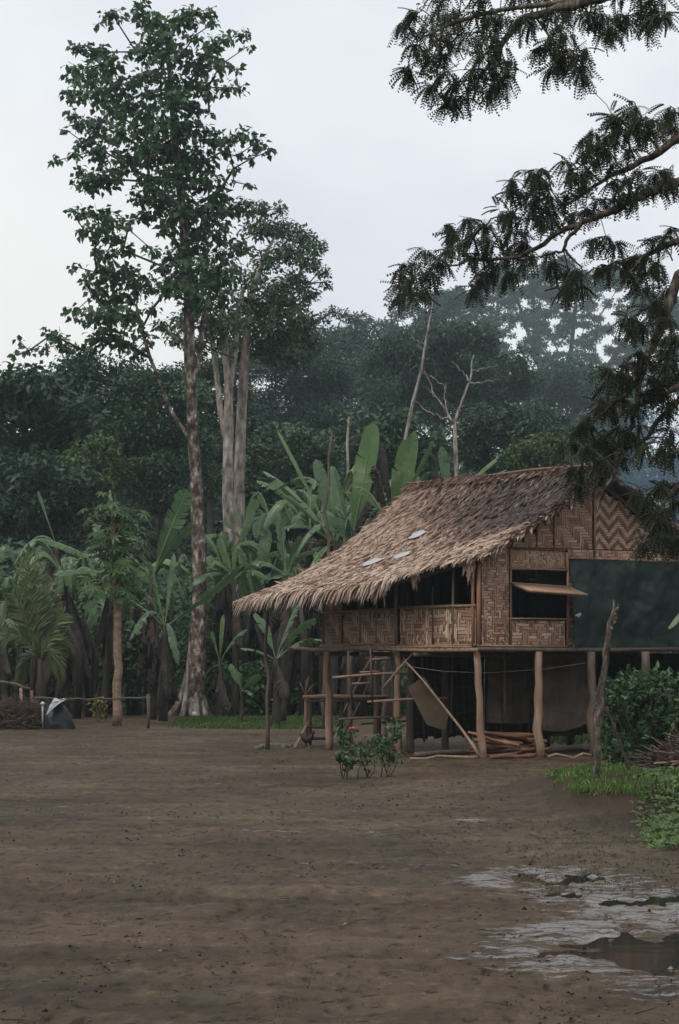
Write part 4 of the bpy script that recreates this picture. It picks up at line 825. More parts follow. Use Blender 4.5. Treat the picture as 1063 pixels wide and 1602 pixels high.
n = 42000; a_ = rng.uniform(math.radians(22), math.radians(338), n); q_ = rng.uniform(46, 66, n); x_ = np.sin(a_)*q_; y_ = 14+np.cos(a_)*q_*.8; z_ = rng.uniform(0, 1, n)*(12+6*fbm(x_*.1, y_*.1, 95))  # out-of-view ring of leaves, added to cut low sky light
kp = np.abs(x_) > .17*np.abs(y_)+3
kp |= y_ < 0
b_ = MB(); b_.inst(*LEAF, np.stack([x_, y_, z_], -1)[kp], rdir(kp.sum(), -.3), rdir(kp.sum(), .8), rng.uniform(.7, 1.6, kp.sum()), rng.uniform(.1, .7, kp.sum())); tag(b_.build('unseen_wood_screen', M['forest']), 'unseen wood added behind and beside the viewer to block low sky light', 'wood', kind='stuff')

# ================================================================ OVERHANGING RAIN TREE
D = 20.0
OA = [(150,80,25),(200,40,40),(230,100,45),(190,150,30),(165,220,18),(175,240,14),(270,50,60),(340,40,60),(410,40,60),(480,50,55),(300,120,55),(370,120,55),(440,110,50),(240,180,35),(300,180,30),(420,180,40),(470,150,45),(510,200,22),(500,240,22),(440,230,30),(400,270,30),(450,280,22),(480,270,22),(340,270,35),(290,240,30),(240,280,22),(270,310,22),(310,320,22),(350,320,22),(290,345,10),(430,305,18),(400,230,30),(540,60,40),(590,60,32),(650,30,38),(700,30,38),(610,150,20),(640,130,22),(650,180,28),(690,170,28),(640,220,20),(680,210,20),(720,180,20),(740,210,18),(740,245,18),(760,160,14),(690,110,28),(660,90,22),(760,40,48),(810,50,48),(820,105,22),(860,50,45),(900,60,42),(940,40,40),(980,30,35),(960,85,14),(1000,50,22),(1025,40,16),(840,90,18),(300,-20,60),(420,-30,60),(540,-30,60),(660,-30,60),(780,-30,60),(900,-30,60),(1000,-30,60)]
OB = [(140,900,20),(150,940,18),(180,870,33),(190,920,33),(150,970,9),(210,960,20),(230,830,33),(240,890,33),(280,860,33),(300,740,18),(330,770,38),(310,820,33),(370,720,33),(380,780,43),(400,840,43),(420,900,33),(390,950,18),(430,740,38),(450,800,48),(470,870,38),(500,900,18),(470,700,22),(520,700,33),(520,760,43),(510,820,30),(560,800,25),(520,620,33),(510,590,10),(570,570,33),(600,560,28),(620,600,38),(560,640,38),(600,660,43),(570,710,38),(640,650,36),(620,720,36),(650,700,30),(690,530,20),(700,560,20),(730,570,20),(760,560,22),(700,640,22),(740,620,20),(790,530,18),(750,500,13),(750,460,14),(790,440,25),(780,480,28),(830,450,33),(820,490,26),(860,390,33),(840,380,18),(900,370,33),(920,350,10),(950,390,33),(900,430,30),(870,430,32),(990,400,33),(1040,370,28),(1050,360,28),(1030,420,30),(960,440,25),(900,490,18),(850,540,18),(900,590,24),(850,600,20),(930,560,15),(800,660,28),(860,650,34),(900,640,25),(940,610,22),(990,570,28),(1030,560,30),(1050,590,28),(990,610,22),(760,690,20),(720,700,18),
(545,850,14),(580,840,12),(630,830,13),(640,870,16),(700,900,18),(730,890,18),(700,950,16),(735,940,13),(690,930,13),(780,790,18),(820,780,20),(850,800,16),(800,880,12),(830,880,11),(870,860,23),(900,860,28),(930,840,28),(900,900,20),(960,850,28),(990,870,22),(950,900,14),(980,900,10),(990,800,20),(1020,780,16),(1040,750,11),(940,950,12)]
OC = [(1040,270,35),(960,340,45),(900,430,50),(840,480,52),(760,540,45),(700,560,45),(650,590,18),(700,640,22),(860,560,50),(800,600,42),(960,470,50),(1000,560,40),(860,660,32),(970,700,40),(1040,700,45),(760,800,52),(720,860,62),(820,840,55),(660,900,52),(560,940,52),(520,920,35),(620,980,60),(560,1040,52),(700,1000,52),(640,1080,52),(960,800,30),(1040,860,45),(980,900,52),(900,880,52),(860,1000,40),(960,1010,50),(1040,980,45),(1040,1080,45),(900,1100,32)]
OD = [(600,30,52),(520,110,52),(560,170,42),(470,140,26),(440,200,45),(400,240,36),(330,290,30),(320,310,26),(480,250,26),(640,100,45),(720,150,34),(800,60,45),(860,100,34),(960,60,55),(1030,130,45),(960,200,36),(560,330,52),(640,330,50),(500,380,62),(420,400,62),(440,480,70),(360,450,55),(200,440,26),(260,430,22),(380,560,65),(440,580,55),(330,620,45),(340,700,42),(380,730,34),(310,750,22),(500,560,45),(260,620,26),(200,630,22),(600,420,50),(560,480,42),(700,350,40),(700,430,40),(760,400,32),(800,460,34),(640,540,40),(700,510,30),(560,600,24),(780,310,36),(1000,330,55),(1040,420,55),(960,400,30),(940,480,26),(1030,500,45),(1000,660,55),(1040,740,65),(960,720,50),(920,760,42),(800,780,50),(760,790,28),(740,810,18),(840,830,34),(980,840,55),(1040,880,55),(960,930,55),(900,960,42),(1000,1000,65),(880,1040,55),(820,1130,42),(790,1190,32),(800,1240,10),(900,1130,62),(980,1130,65),(1040,1150,55),(900,1200,24),(1040,1200,24)]
OC = [q for k, q in enumerate(OC) if k % 4]; OD = [(x, y, R*.86) for k, (x, y, R) in enumerate(OD) if k % 4]
bl = pblobs(OA, D, 2.113, 560, 0, .35, 101)+pblobs(OB, D, 2.113, 560, 0, .3, 102)+pblobs(OC, D, 4.767, 840, 380, .35, 103)+pblobs(OD, D, 4.767, 840, 600, .35, 104)
TX = 1560
LB = [[(TX,300,60),(1300,120,30),(1110,-30,14),(1000,-20,10),(920,0,8),(863,14,7),(825,24,6),(797,52,5),(782,76,4),(749,123,2.5)], [(920,0,5),(830,8,4),(760,20,3.5),(700,40,2.5),(660,60,1.5)],
 [(TX,360,60),(1300,250,20),(1130,190,9),(1063,213,7),(1033,237,6),(1000,256,5),(967,270,4),(939,284,3),(910,308,2.5),(880,325,1.6)],
 [(TX,380,60),(1300,300,22),(1120,276,10),(1063,284,8),(1033,296,7.5),(1005,303,7),(976,322,6),(939,338,5),(910,350,4.5),(872,362,4),(844,388,3.5),(816,402,3),(749,407,2.4),(702,416,1.6)], [(910,350,3.4),(887,374,3),(882,388,2.6),(891,402,2.2),(911,418,1.2)], [(882,392,2),(858,398,1.6),(840,402,1)],
 [(TX,430,60),(1300,380,20),(1120,370,9),(1063,379,6),(1033,388,4.5),(1005,402,3),(980,410,1.6)],
 [(TX,470,60),(1300,400,24),(1110,390,12),(1063,432,8.5),(1050,472,8),(1035,506,8),(1025,533,7),(1014,552,6),(1001,581,5),(995,600,4),(983,613,3.8),(962,627,3.6),(945,644,3.2),(924,663,2.6),(899,680,1.6)],
 [(1001,581,4.6),(1001,600,4),(995,631,3.8),(989,665,3.8),(980,690,3.8),(970,720,3.8),(962,734,3.4),(959,745,3.2),(949,761,2.8),(938,785,2),(934,802,1)],
 [(TX,560,60),(1300,560,18),(1110,585,7),(1063,604,5),(1029,623,4),(1008,631,3),(987,640,2.5),(966,650,1.6)], [(TX,600,60),(1300,610,18),(1110,600,8),(1063,627,5.5),(1041,648,4.5),(1025,661,4),(1016,684,3.5),(995,696,3),(974,703,2),(953,705,1.2)],
 [(TX,700,60),(1300,700,18),(1120,720,8),(1060,760,4),(1030,800,2)], [(TX,1340,75),(TX-5,1100,68),(TX,900,64),(TX+5,600,60),(TX,300,60),(TX+40,0,45),(TX+60,-200,30)]]
rts = []
for k, L_ in enumerate(LB):
    P_, R_ = ptree(L_, D, dd=.0 if k == len(LB)-1 else .07, seed=300+k)
    if k == len(LB)-1: P_[0][2] = -.1
    rts.append((P_, R_))
rain = thing('overhanging_tree', (rts[-1][0][0][0], D, 0), label='near tree reaching in from the right with dark drooping feathery foliage', cat='tree')
P0, P1, R0, R1 = grow(rts, bl, 105, step=.12, tip=.0028, upw=.2, jit=.25)
b_ = MB()
for k, (P_, R_) in enumerate(rts):
    Q = lerp_pts(np.column_stack([P_, R_]), len(P_)*4); b_.tube(wob(Q[:, :3], .006, k+400), Q[:, 3], 8, .5, .18, seed=k)
b_.segs(P0, P1, R0, R1, 5)
c_ = MB(); r_ = np.random.default_rng(106); aa = []; ee = []; A = []; Dr = []; Nn = []; Sz = []; Ti = []
for c, R in bl:
    nt_ = max(3, int(4+R/.019))
    dirs = r_.normal(size=(nt_, 3))*[1, .8, .38]+[-.3, 0, 0]; dirs = nrm(dirs)*r_.uniform(.5, 1.25, (nt_, 1))
    for d_ in dirs:
        e = c+d_*R*.95; aa.append(c); ee.append(e)
        m_ = 4; t = r_.uniform(.2, 1, m_)[:, None]; p = c+(e-c)*t
        A.append(p); Dr.append(nrm(d_*.7+r_.normal(size=(m_, 3))*.55+[0, 0, -.95])); Nn.append(nrm(r_.normal(size=(m_, 3))*.4+[0, -.2, 1])); Sz.append(r_.uniform(.08, .19, m_)); Ti.append(np.clip(.42+r_.normal(0, .06)+r_.normal(0, .16, m_), 0, 1))
b_.segs(aa, ee, np.full(len(aa), .0022), np.full(len(aa), .0012), 4)
part(b_, 'branches', M['lichenbark'], rain, True)
c_.inst(*PINN, np.concatenate(A), np.concatenate(Dr), np.concatenate(Nn), np.concatenate(Sz), np.concatenate(Ti)); part(c_, 'crown', M['rain'], rain)

# ================================================================ BANANA PLANTS
def bleaf(mb, p0, p1, W, arch=.2, roll=0., droop=.35, tear=.25, seed=0, n=26, pet=.14, tint=.5, dead=False):
    r_ = np.random.default_rng(seed); p0, p1 = np.asarray(p0, float), np.asarray(p1, float); c = (p0+p1)/2+np.array([0, 0, arch])+r_.normal(0, .03, 3)
    t = np.linspace(0, 1, n+1)[:, None]; Mi = (1-t)**2*p0+2*t*(1-t)*c+t*t*p1; T = nrm(np.gradient(Mi, axis=0))
    ref = np.array([0, 0, 1.]); S = np.cross(T, ref); S = np.where(np.linalg.norm(S, axis=1, keepdims=True) < .15, [[1., 0, 0]], S); S = nrm(S); Nn = nrm(np.cross(S, T))
    ca, sa = math.cos(roll), math.sin(roll); S2 = S*ca+Nn*sa; N2 = Nn*ca-S*sa
    tt = t[:, 0]; xx_ = np.clip((tt-pet)/(1-pet), 0, 1); w = xx_**.5*np.clip(1-xx_**5, 0, 1)**.55*W/2*1.05
    for s in (-1, 1):
        grp = np.cumsum(r_.uniform(size=n) < tear); dr_g = droop+r_.normal(0, .22 if tear > .1 else .06, grp.max()+1); len_g = 1+r_.normal(0, .05, grp.max()+1); dr_g = dr_g+(0 if not dead else .5)
        for i in range(n):
            if w[i]+w[i+1] < 1e-4: continue
            g_ = grp[i]; dr1 = dr_g[g_]; gap0 = .012 if i == 0 or grp[i-1] != g_ else 0; gap1 = .012 if i == n-1 or grp[min(i+1, n-1)] != g_ else 0
            def outp(k, f, gp_, sg):
                d1 = dr1*f; ww = w[k]*f*len_g[g_]
                return Mi[k]+S2[k]*s*ww*math.cos(d1)-N2[k]*ww*math.sin(d1)+T[k]*(sg*gp_*f*W*1.6+.10*W*f*f)
            V_ = [Mi[i], Mi[i+1], outp(i+1, .5, gap1, -1), outp(i, .5, gap0, 1), outp(i+1, 1, gap1, -1), outp(i, 1, gap0, 1)]
            f_ = [[0, 1, 2, 3], [3, 2, 4, 5]]
            mb.add(V_, f_ if s < 0 else [q[::-1] for q in f_], tint+r_.normal(0, .03)+.10*(dr1-droop))
    mb.tube(Mi[::2], np.linspace(.024, .005, len(Mi[::2]))*max(.5, W/.5), 5, min(1, tint+.42) if not dead else .6)
def banana(label, D, stem, leaves, dead=(), seed=0, sr=.085, mats=('banana', 'deadleaf'), z0=None):
    """stem: rows/columns of the pseudostem from the ground to the crotch; leaves: (tip col, tip row, width px, arch px, tint, roll, depth offset, droop, start)"""
    px0, pxc, pyc = stem; b = at(px0, HY+H*F/D, D); root = thing('banana_plant', b, label=label, cat='banana plant'); c = at(pxc, pyc, D)
    m_ = MB(); P_ = lerp_pts([b-[0, 0, .1], b*.6+c*.4+[.03, 0, 0], c], 8); m_.tube(P_, np.linspace(sr*1.25, sr*.5, 8), 9, .4, .12, seed=seed); part(m_, 'stem', M['pseudostem'], root, True)
    m_ = MB()
    for k, (tx, ty, wd, ar, ti, ro, dd, dr) in enumerate(leaves):
        p1 = at(tx, ty, D+dd); bleaf(m_, c+[0, 0, -.05], p1, wd/F*D, ar/F*D, ro, dr, (.42 if wd > 26 else .32) if ti < .7 else .08, seed*31+k, tint=ti)
    part(m_, 'leaves', M[mats[0]], root)
    if dead:
        m_ = MB()
        for k, (tx, ty, wd, ar) in enumerate(dead): bleaf(m_, c+[0, 0, -.1], at(tx, ty, D+(-.3 if k % 2 else .3)), wd/F*D, ar/F*D, 0, .7, .5, seed*57+k, 20, dead=True, tint=.15+.7*((k*7) % 10)/10)
        part(m_, 'dead_leaves', M[mats[1]], root)
    return root
banana('banana plant at the left edge with pale-backed leaves bending into the picture', 57, (8, 2, 985), [(52,895,26,40,.6,.3,-.3,.3),(30,1010,26,60,.55,-.2,-.5,.5),(-40,880,30,30,.4,0,0,.3),(40,950,24,50,.6,0,-.2,.5),(-30,960,26,40,.5,0,-.5,.4)], [(-5,1060,30,10),(18,1055,26,15)], 1)
banana('banana plant behind the palm with a dark hanging skirt of dead leaves', 63, (85, 88, 850), [(60,768,10,10,.45,0,.2,.2),(45,850,26,30,.4,0,.3,.5),(20,905,28,40,.3,0,0,.5),(115,870,24,25,.3,.2,.3,.5)], [(70,960,50,15),(100,950,50,15),(85,1000,60,5),(60,930,36,30),(115,980,40,20)], 2)
banana('banana plant behind the papaya with two long leaves reaching left', 58, (160, 178, 895), [(63,842,26,14,.55,.5,-.3,.5),(85,898,22,14,.62,.4,-.5,.4),(172,768,32,-8,.78,1.2,.2,.1),(133,960,40,60,.4,0,-.2,.7),(215,840,30,30,.4,0,.4,.5),(150,820,24,30,.4,0,.5,.4)], [(150,1010,40,20),(175,1040,36,10),(165,1080,40,5)], 3)
banana('banana plant with one broad upright leaf left of the mottled trunk', 57, (238, 236, 905), [(292,768,44,6,.62,1.1,.1,.15),(300,822,28,16,.56,.5,-.1,.3),(196,838,28,40,.42,0,.4,.5),(142,862,30,60,.45,0,.3,.5),(200,800,20,30,.35,0,.6,.4)], [(225,1000,44,10),(250,1040,44,5),(215,1060,40,15),(240,1090,44,0)], 4)
banana('banana plant whose leaf crosses in front of the mottled trunk', 56, (255, 258, 978), [(372,887,24,-6,.62,.4,-.9,.4),(238,882,12,5,.5,0,.2,.3),(272,866,14,3,.5,0,.3,.2),(203,1000,34,70,.45,0,-.3,.6),(280,1040,22,50,.5,0,-.5,.5),(165,930,24,30,.5,0,-.1,.4)], [(232,1080,44,14),(262,1090,46,5),(280,1095,36,20),(246,1110,44,0)], 5)
banana('young bright banana plant right of the mottled trunk', 60, (368, 366, 905), [(344,842,26,0,.82,1.1,-.2,.15),(368,850,20,0,.8,1.2,-.2,.1),(338,878,24,10,.72,.5,-.3,.3),(440,862,26,16,.80,.3,-.5,.3),(420,905,26,30,.6,0,-.4,.5),(300,915,22,30,.5,.3,-.5,.4)], [(355,1000,30,5),(380,1010,36,5),(366,1060,34,0)], 6)
banana('banana plant with an arching feathery leaf behind the young bright one', 66, (400, 398, 890), [(320,838,30,44,.55,0,-.3,.6),(345,815,20,40,.45,0,.3,.5),(442,800,22,10,.5,.4,.2,.3),(470,850,26,25,.55,.2,0,.4),(362,780,14,20,.6,0,.2,.3)], [(370,960,44,20),(410,980,46,10),(425,1040,44,10)], 7)
banana('banana plant with a triangular upright leaf above the low end of the roof', 54, (440, 448, 900), [(437,806,56,-4,.66,1.35,-.2,.08),(490,862,28,22,.66,.2,-.3,.4),(395,880,26,22,.52,.2,.1,.5),(500,820,24,30,.5,0,.4,.5),(470,840,26,5,.4,1.2,.2,.2)], [(420,990,44,15),(455,1010,46,5)], 8)
banana('banana plant with torn leaves sweeping left above the thatch', 58, (520, 524, 850), [(415,738,46,34,.62,.0,-.2,.45),(434,672,9,4,.8,.9,.2,.3),(404,752,30,40,.60,.2,.3,.6),(432,830,24,40,.5,0,.1,.5),(495,720,26,10,.35,.8,.4,.3),(480,900,24,30,.6,0,-.5,.4)], [(440,830,56,30),(455,850,50,16),(500,880,50,14)], 9)
banana('banana plant with a tall bright upright leaf behind the thatch', 57, (545, 548, 860), [(584,664,44,-4,.80,1.3,0,.10),(540,835,76,70,.22,1.0,-.5,.25),(500,800,34,40,.42,0,.3,.5),(600,780,34,30,.45,0,.3,.5),(520,730,24,20,.4,.6,.4,.3)], [(590,700,40,20),(600,760,46,50),(575,740,30,30),(625,800,46,30)], 10)
banana('banana plant with a square-tipped bright leaf rising over the roof edge', 55, (605, 612, 830), [(648,676,30,-6,.78,.9,-.2,.2),(640,690,54,-4,.80,1.45,.2,.05),(678,690,16,18,.82,.2,-.4,.3),(560,760,34,34,.42,.2,.3,.5),(668,740,36,14,.34,.8,.5,.4)], [(600,700,30,40),(588,730,36,40),(640,780,40,30),(650,760,30,40)], 11)
banana('banana plant showing a pale arched leaf above the roof ridge', 62, (706, 706, 790), [(784,712,26,16,.66,.2,-.2,.4),(792,735,20,16,.62,.3,.3,.4),(655,748,22,20,.5,0,.2,.4),(690,700,26,0,.3,1.1,.3,.3)], [(668,740,30,40),(730,740,30,30)], 12)
banana('banana plant with two long leaves hanging below the low roof end', 52, (430, 432, 1030), [(492,968,28,22,.52,.3,-.4,.3),(512,1004,32,30,.55,.3,-.5,.4),(378,1015,20,14,.5,.2,-.3,.5),(400,960,24,20,.4,.3,.3,.4),(470,940,26,20,.4,.3,.4,.4)], [(412,1090,44,10),(450,1090,50,10),(435,1100,44,4)], 13)
banana('small banana sucker at the edge of the grass strip', 54, (376, 378, 1078), [(405,1056,20,6,.7,.5,-.2,.3),(362,1040,18,2,.66,.9,0,.3),(395,1086,14,6,.6,.2,-.3,.4),(372,1052,16,0,.5,1,0,.2)], [], 14, .05)
banana('banana plant with a single bright yellow-green leaf beside the trunk foot', 58, (345, 344, 1035), [(350,962,10,0,.9,.9,-.2,.2),(332,990,24,0,.94,1.2,-.3,.1),(385,985,24,20,.45,.2,.2,.4)], [(330,1100,40,10),(360,1100,46,5)], 15, .09)
for k, (px, D, lab) in enumerate(((312, 66, 'dark banana stem clump behind the mottled trunk foot'), (395, 64, 'dark banana stem clump in the shade left of the thin roof prop'), (480, 62, 'banana clump with hanging dried leaves behind the pole table'), (555, 60, 'banana clump with dried leaves seen under the left part of the hut'), (650, 66, 'banana clump seen in the gloom beyond the leaning board'), (120, 64, 'dark banana clump behind the low rail on the left'), (40, 66, 'dark banana clump beyond the brushwood at the left edge'), (980, 58, 'banana clump in the smoke right of the hut'), (485, 60, 'light green banana clump just above the low roof end'), (590, 63, 'banana clump with spreading leaves behind the middle of the thatch slope'), (100, 59, 'light green banana clump beside the young palm'), (215, 61, 'banana clump in the gap between the papaya and the mottled trunk'), (345, 63, 'banana clump right behind the young bright banana plant'), (15, 61, 'light green banana clump low at the left edge'), (530, 61, 'tall banana clump with torn leaves left of the brightest upright leaf'), (430, 64, 'shaded banana clump between the pale trunks and the thatch'))):
    r_ = np.random.default_rng(500+k); cy_ = {7: 830, 8: 850, 9: 800, 14: 800, 15: 830, 10: 915, 11: 925, 12: 890, 13: 960}.get(k, 940)
    lv = [(px+r_.uniform(-85, 85), cy_-r_.uniform(-70, 60), r_.uniform(26, 46), r_.uniform(45, 115), r_.uniform(.35, .75)+(.12 if k > 7 else 0), r_.uniform(-.3, .5), r_.uniform(-.6, .6), .6) for _ in range(11)]
    dl = [(px+r_.uniform(-46, 46), r_.uniform(990, 1110), r_.uniform(14, 40), r_.uniform(0, 40)) for _ in range(22)]
    root = banana(lab, D, (px, px+r_.uniform(-6, 6), cy_), lv, dl, 50+k)
    for q in range(5):
        m_ = MB(); x_ = px+r_.uniform(-55, 55); dd = r_.uniform(-1.5, 1.5); m_.tube([at(x_, HY+H*F/(D+dd)+3, D+dd), at(x_+r_.uniform(-8, 8), 1020, D+dd), at(x_+r_.uniform(-14, 14), r_.uniform(930, 980), D+dd)], [.10, .08, .04], 8, r_.uniform(.1, .6), .15, seed=q); part(m_, 'stem', M['pseudostem'], root, True)

# papaya
D = gd(1136); pap = thing('papaya_tree', at(183, 1136, D), label='slim papaya tree with straight brown trunk and a bushy top on the left', cat='papaya tree')
m_ = MB(); P_, R_ = ptree([(183,1137,7.5),(184,1080,6.6),(184,1000,6.2),(183,930,5.8),(181,860,5),(178,800,3.5)], D); Q = lerp_pts(np.column_stack([P_, R_]), 16); m_.tube(wob(Q[:, :3], .008, 3), Q[:, 3], 12, .5, .08); part(m_, 'trunk', M['papayabark'], pap, True)
lf = MB(); pt = MB(); r_ = np.random.default_rng(600)
def lobed(n=7):
    V_ = [[0, 0, 0]]; Fq = []
    for k in range(n):
        a = math.radians(-130+260*k/(n-1)); L_ = 1-.25*abs(k-(n-1)/2)/((n-1)/2); d_ = np.array([math.sin(a), math.cos(a)]); s_ = np.array([d_[1], -d_[0]]); b = len(V_)
        V_ += [[*(d_*L_*.5-s_*.13), .04], [*(d_*L_), -.16], [*(d_*L_*.5+s_*.13), .04]]; Fq.append([0, b, b+1, b+2])
    return V_, Fq
LOB = lobed(); ps = []; ds = []; ns = []
for k in range(170):
    zz = r_.uniform(0, 1); c = at(180+4*zz, 795+135*zz, D); a = r_.uniform(0, 2*np.pi); L_ = r_.uniform(.12, .66); e = c+np.array([math.cos(a)*L_, math.sin(a)*L_, r_.uniform(-.25, .30)-.3*zz+.1])
    pt.tube([c, (c+e)/2+[0, 0, .06], e], [.012, .009, .006], 5, .8); ps.append(e); ds.append(nrm((e-c)*[1, 1, .2]+[0, 0, -.25])); ns.append(nrm(r_.normal(0, .3, 3)+[0, -.3, 1]))
lf.inst(*LOB, ps, ds, ns, r_.uniform(.15, .27, 170), np.clip(r_.normal(.68, .2, 170), 0, 1))
part(pt, 'leaf_stalks', M['frond'], pap); part(lf, 'leaves', M['bush'], pap)
fr = MB()
for k in range(9):
    c = at(181+r_.normal(0, 7), 868+r_.uniform(-22, 40), D-.12); fr.tube([c+[0, 0, .07], c+[0, 0, .02], c-[0, 0, .05], c-[0, 0, .08]], [.01, .04, .045, .008], 8, .3)
part(fr, 'fruit', M['bush'], pap, True)

# young palm
NEEDLE = leaf_t(.11, .02, .2)
def frond(mb, p0, p1, arch, L_, n, seed, tint, spread=1.0):
    r_ = np.random.default_rng(seed); p0 = np.asarray(p0); p1 = np.asarray(p1); c = (p0+p1)/2+np.array([0, 0, arch]); t = np.linspace(.22, 1, n)[:, None]
    q = (1-t)**2*p0+2*t*(1-t)*c+t*t*p1; T = nrm(np.gradient(q, axis=0)); S = nrm(np.cross(T, [0, -1, .3]))
    for s in (-1, 1): mb.inst(*NEEDLE, q, nrm(S*s*spread+T*.8+r_.normal(0, .08, (n, 3))+[0, 0, -.2]), nrm(r_.normal(0, .3, (n, 3))+[0, -1, .5]), L_*np.sin(np.pi*np.clip(t[:, 0]*.8+.15, 0, 1))**.5, np.clip(tint+r_.normal(0, .08, n), 0, 1))
    mb.tube(np.concatenate([[p0], q[::4]]), np.linspace(.018, .004, len(q[::4])+1), 5, .8)
D = 54; pl = thing('young_palm', at(62, 1132, D), label='young palm with upright olive fronds near the left edge', cat='palm')
m_ = MB(); m_.tube([at(64, 1133, D), at(64, 1080, D), at(63, 1030, D)], [.11, .09, .05], 9, .4, .15); part(m_, 'trunk', M['pseudostem'], pl, True)
m_ = MB(); c = at(63, 1035, D)
for k, (tx, ty, ar, ti) in enumerate(((38,872,0,.45),(62,880,0,.55),(85,905,0,.5),(20,930,20,.4),(100,960,20,.6),(110,1020,50,.55),(5,1000,40,.4),(95,1060,60,.5),(30,1070,50,.35),(50,860,-5,.35),(75,1000,10,.6))): frond(m_, c, at(tx, ty, D+(k % 3-1)*.35), ar/F*D, .42, 34, 700+k, ti, .55)
part(m_, 'fronds', M['frond'], pl)

# croton, rail, brushwood, covered heap on the left
def shrub(name, base, blobs, size, lm, label, cat, seed, stems, dens=9, tpl=WIDE, tint=.5, bm='darkbark', droop=.2, sr=.012, tip=.004):
    base = np.asarray(base, float); ro = []
    for k in range(stems):
        r_ = np.random.default_rng(seed+k); c = blobs[k % len(blobs)][0]; b = base+[r_.normal(0, .04), r_.normal(0, .04), -.05]; ro.append(([b, b*.5+np.asarray(c)*.5+r_.normal(0, .03, 3), np.asarray(c)], [sr, sr*.8, sr*.4]))
    return tree(name, base, ro, blobs, [dict(size=size, dens=dens*2.6, up_=.8, droop=droop, flat=.9, tint=tint, tpl=tpl)], M[lm], M[bm], label, cat, seed=seed, tip=tip, step=.15, trunk_n=7)
D = 55
shrub('croton', at(154, 1130, D), [(at(x, y, D+.1*k), q/F*D) for k, (x, y, q) in enumerate(((150,1095,9),(160,1100,9),(154,1112,10),(148,1106,7),(160,1118,8),(156,1090,7)))], .10, 'yellow', 'small bush with bright yellow leaves left of the papaya trunk', 'bush', 801, 3, 6)
D = gd(1140)
fe = thing('low_rail', at(140, 1140, D), label='low rail of thin poles running along the edge of the left yard', cat='fence')
m_ = MB(); m_.tube(wob(lerp_pts([at(48, 1092, D), at(110, 1094, D), at(180, 1093, D+.6), at(236, 1090, D+1)], 12), .01, 4), .022, 6, .5, .2); m_.tube(wob(lerp_pts([at(-30, 1066, D), at(20, 1068, D), at(48, 1078, D)], 8), .01, 5), .032, 6, .5, .2); part(m_, 'rail', M['darkpole'], fe)
for px, tp_ in ((33, 1076), (70, 1112), (232, 1086), (50, 1080)):
    m_ = MB(); m_.tube([at(px, 1141, D), at(px+1, (1141+tp_)/2, D), at(px, tp_, D)], .032, 7, .6, .2); part(m_, 'post', M['pole' if px == 33 else 'darkpole'], fe)
def brush(name, c, rx, ry, rz, n, L_, seed, m, label, cat='brushwood', rr=.006):
    r_ = np.random.default_rng(seed); a = nrm(r_.normal(size=(n, 3)))*r_.uniform(.2, 1, (n, 1))**.5*[rx, ry, rz]; a[:, 2] = np.abs(a[:, 2]); p = np.asarray(c)+a
    d = nrm(r_.normal(size=(n, 3))*[1, 1, .45]); l = L_*r_.uniform(.4, 1.3, n)[:, None]; mid = p+r_.normal(0, .03, (n, 3)); A_ = mid-d*l/2; B_ = mid+d*l/2+r_.normal(0, .05, (n, 3)); A_[:, 2] = np.maximum(A_[:, 2], 0); B_[:, 2] = np.maximum(B_[:, 2], 0)
    w = r_.uniform(.5, 1.5, n)*rr; m_ = MB(); ti = np.repeat(np.clip(r_.normal(.45, .25, n), 0, 1), 5); m_.segs(A_, mid, w, w, 5, ti); m_.segs(mid, B_, w, w*.4, 5, ti)
    o = m_.build(name, M[m], loc=tuple(np.asarray(c)*[1, 1, 0])); tag(o, label, cat); return o
brush('brushwood_pile', at(28, 1138, D-.2)*[1, 1, 0]+[0, 0, .02], .75, .4, .62, 900, .5, 820, 'twig', 'reddish brown heap of dry brushwood at the left edge')
hp_ = thing('covered_heap', at(88, 1138, D-.3), label='black plastic heap with a white cloth thrown over it, beside the brushwood', cat='heap')
m_ = MB(); r_ = np.random.default_rng(830); th, zz = np.meshgrid(np.linspace(0, 2*np.pi, 33)[:-1], np.linspace(0, 1, 12), indexing='ij')
c = at(88, 1138, D-.3)*[1, 1, 0]; prof = np.cos(zz*np.pi/2)**.55; wv = 1+.5*(fbm(np.cos(th)*2+4, np.sin(th)*2+zz*2, 12)-.5)
V_ = np.stack([c[0]+.36*prof*wv*np.cos(th), c[1]+.28*prof*wv*np.sin(th), .52*zz*(1+.25*(fbm(np.cos(th)*1.5, np.sin(th)*1.5+3, 13)-.5))], -1).reshape(-1, 3); ix = np.arange(32*12).reshape(32, 12); ix = np.concatenate([ix, ix[:1]])
m_.add(V_, np.stack([ix[:-1, :-1], ix[1:, :-1], ix[1:, 1:], ix[:-1, 1:]], -1).reshape(-1, 4)); part(m_, 'heap', M['dark'], hp_, True)
m_ = MB(); sheet(m_, c+[-.08, -.33, .50], c+[.28, -.20, .62], c+[-.14, -.42, .30], c+[.06, -.42, .48], 14, 10, .12, 71); sheet(m_, c+[-.10, -.33, .50], c+[.28, -.20, .62], c+[-.04, .1, .60], c+[.3, .1, .58], 14, 10, .1, 72); part(m_, 'white_cloth', M['plastic'], hp_, True)
m_ = MB(); cc = c+[-.24, -.2, .52]; m_.tube([cc-[0, 0, .05], cc-[0, 0, .02], cc, cc+[0, 0, .03]], [.02, .045, .045, .012], 10, .8); m_.tube([cc-[0, 0, .5], cc-[0, 0, .05]], .02, 7, .1); o = m_.build('white_capped_post', M['plastic'], loc=tuple(cc)); tag(o, 'short post with a rounded white cap beside the black heap', 'post')

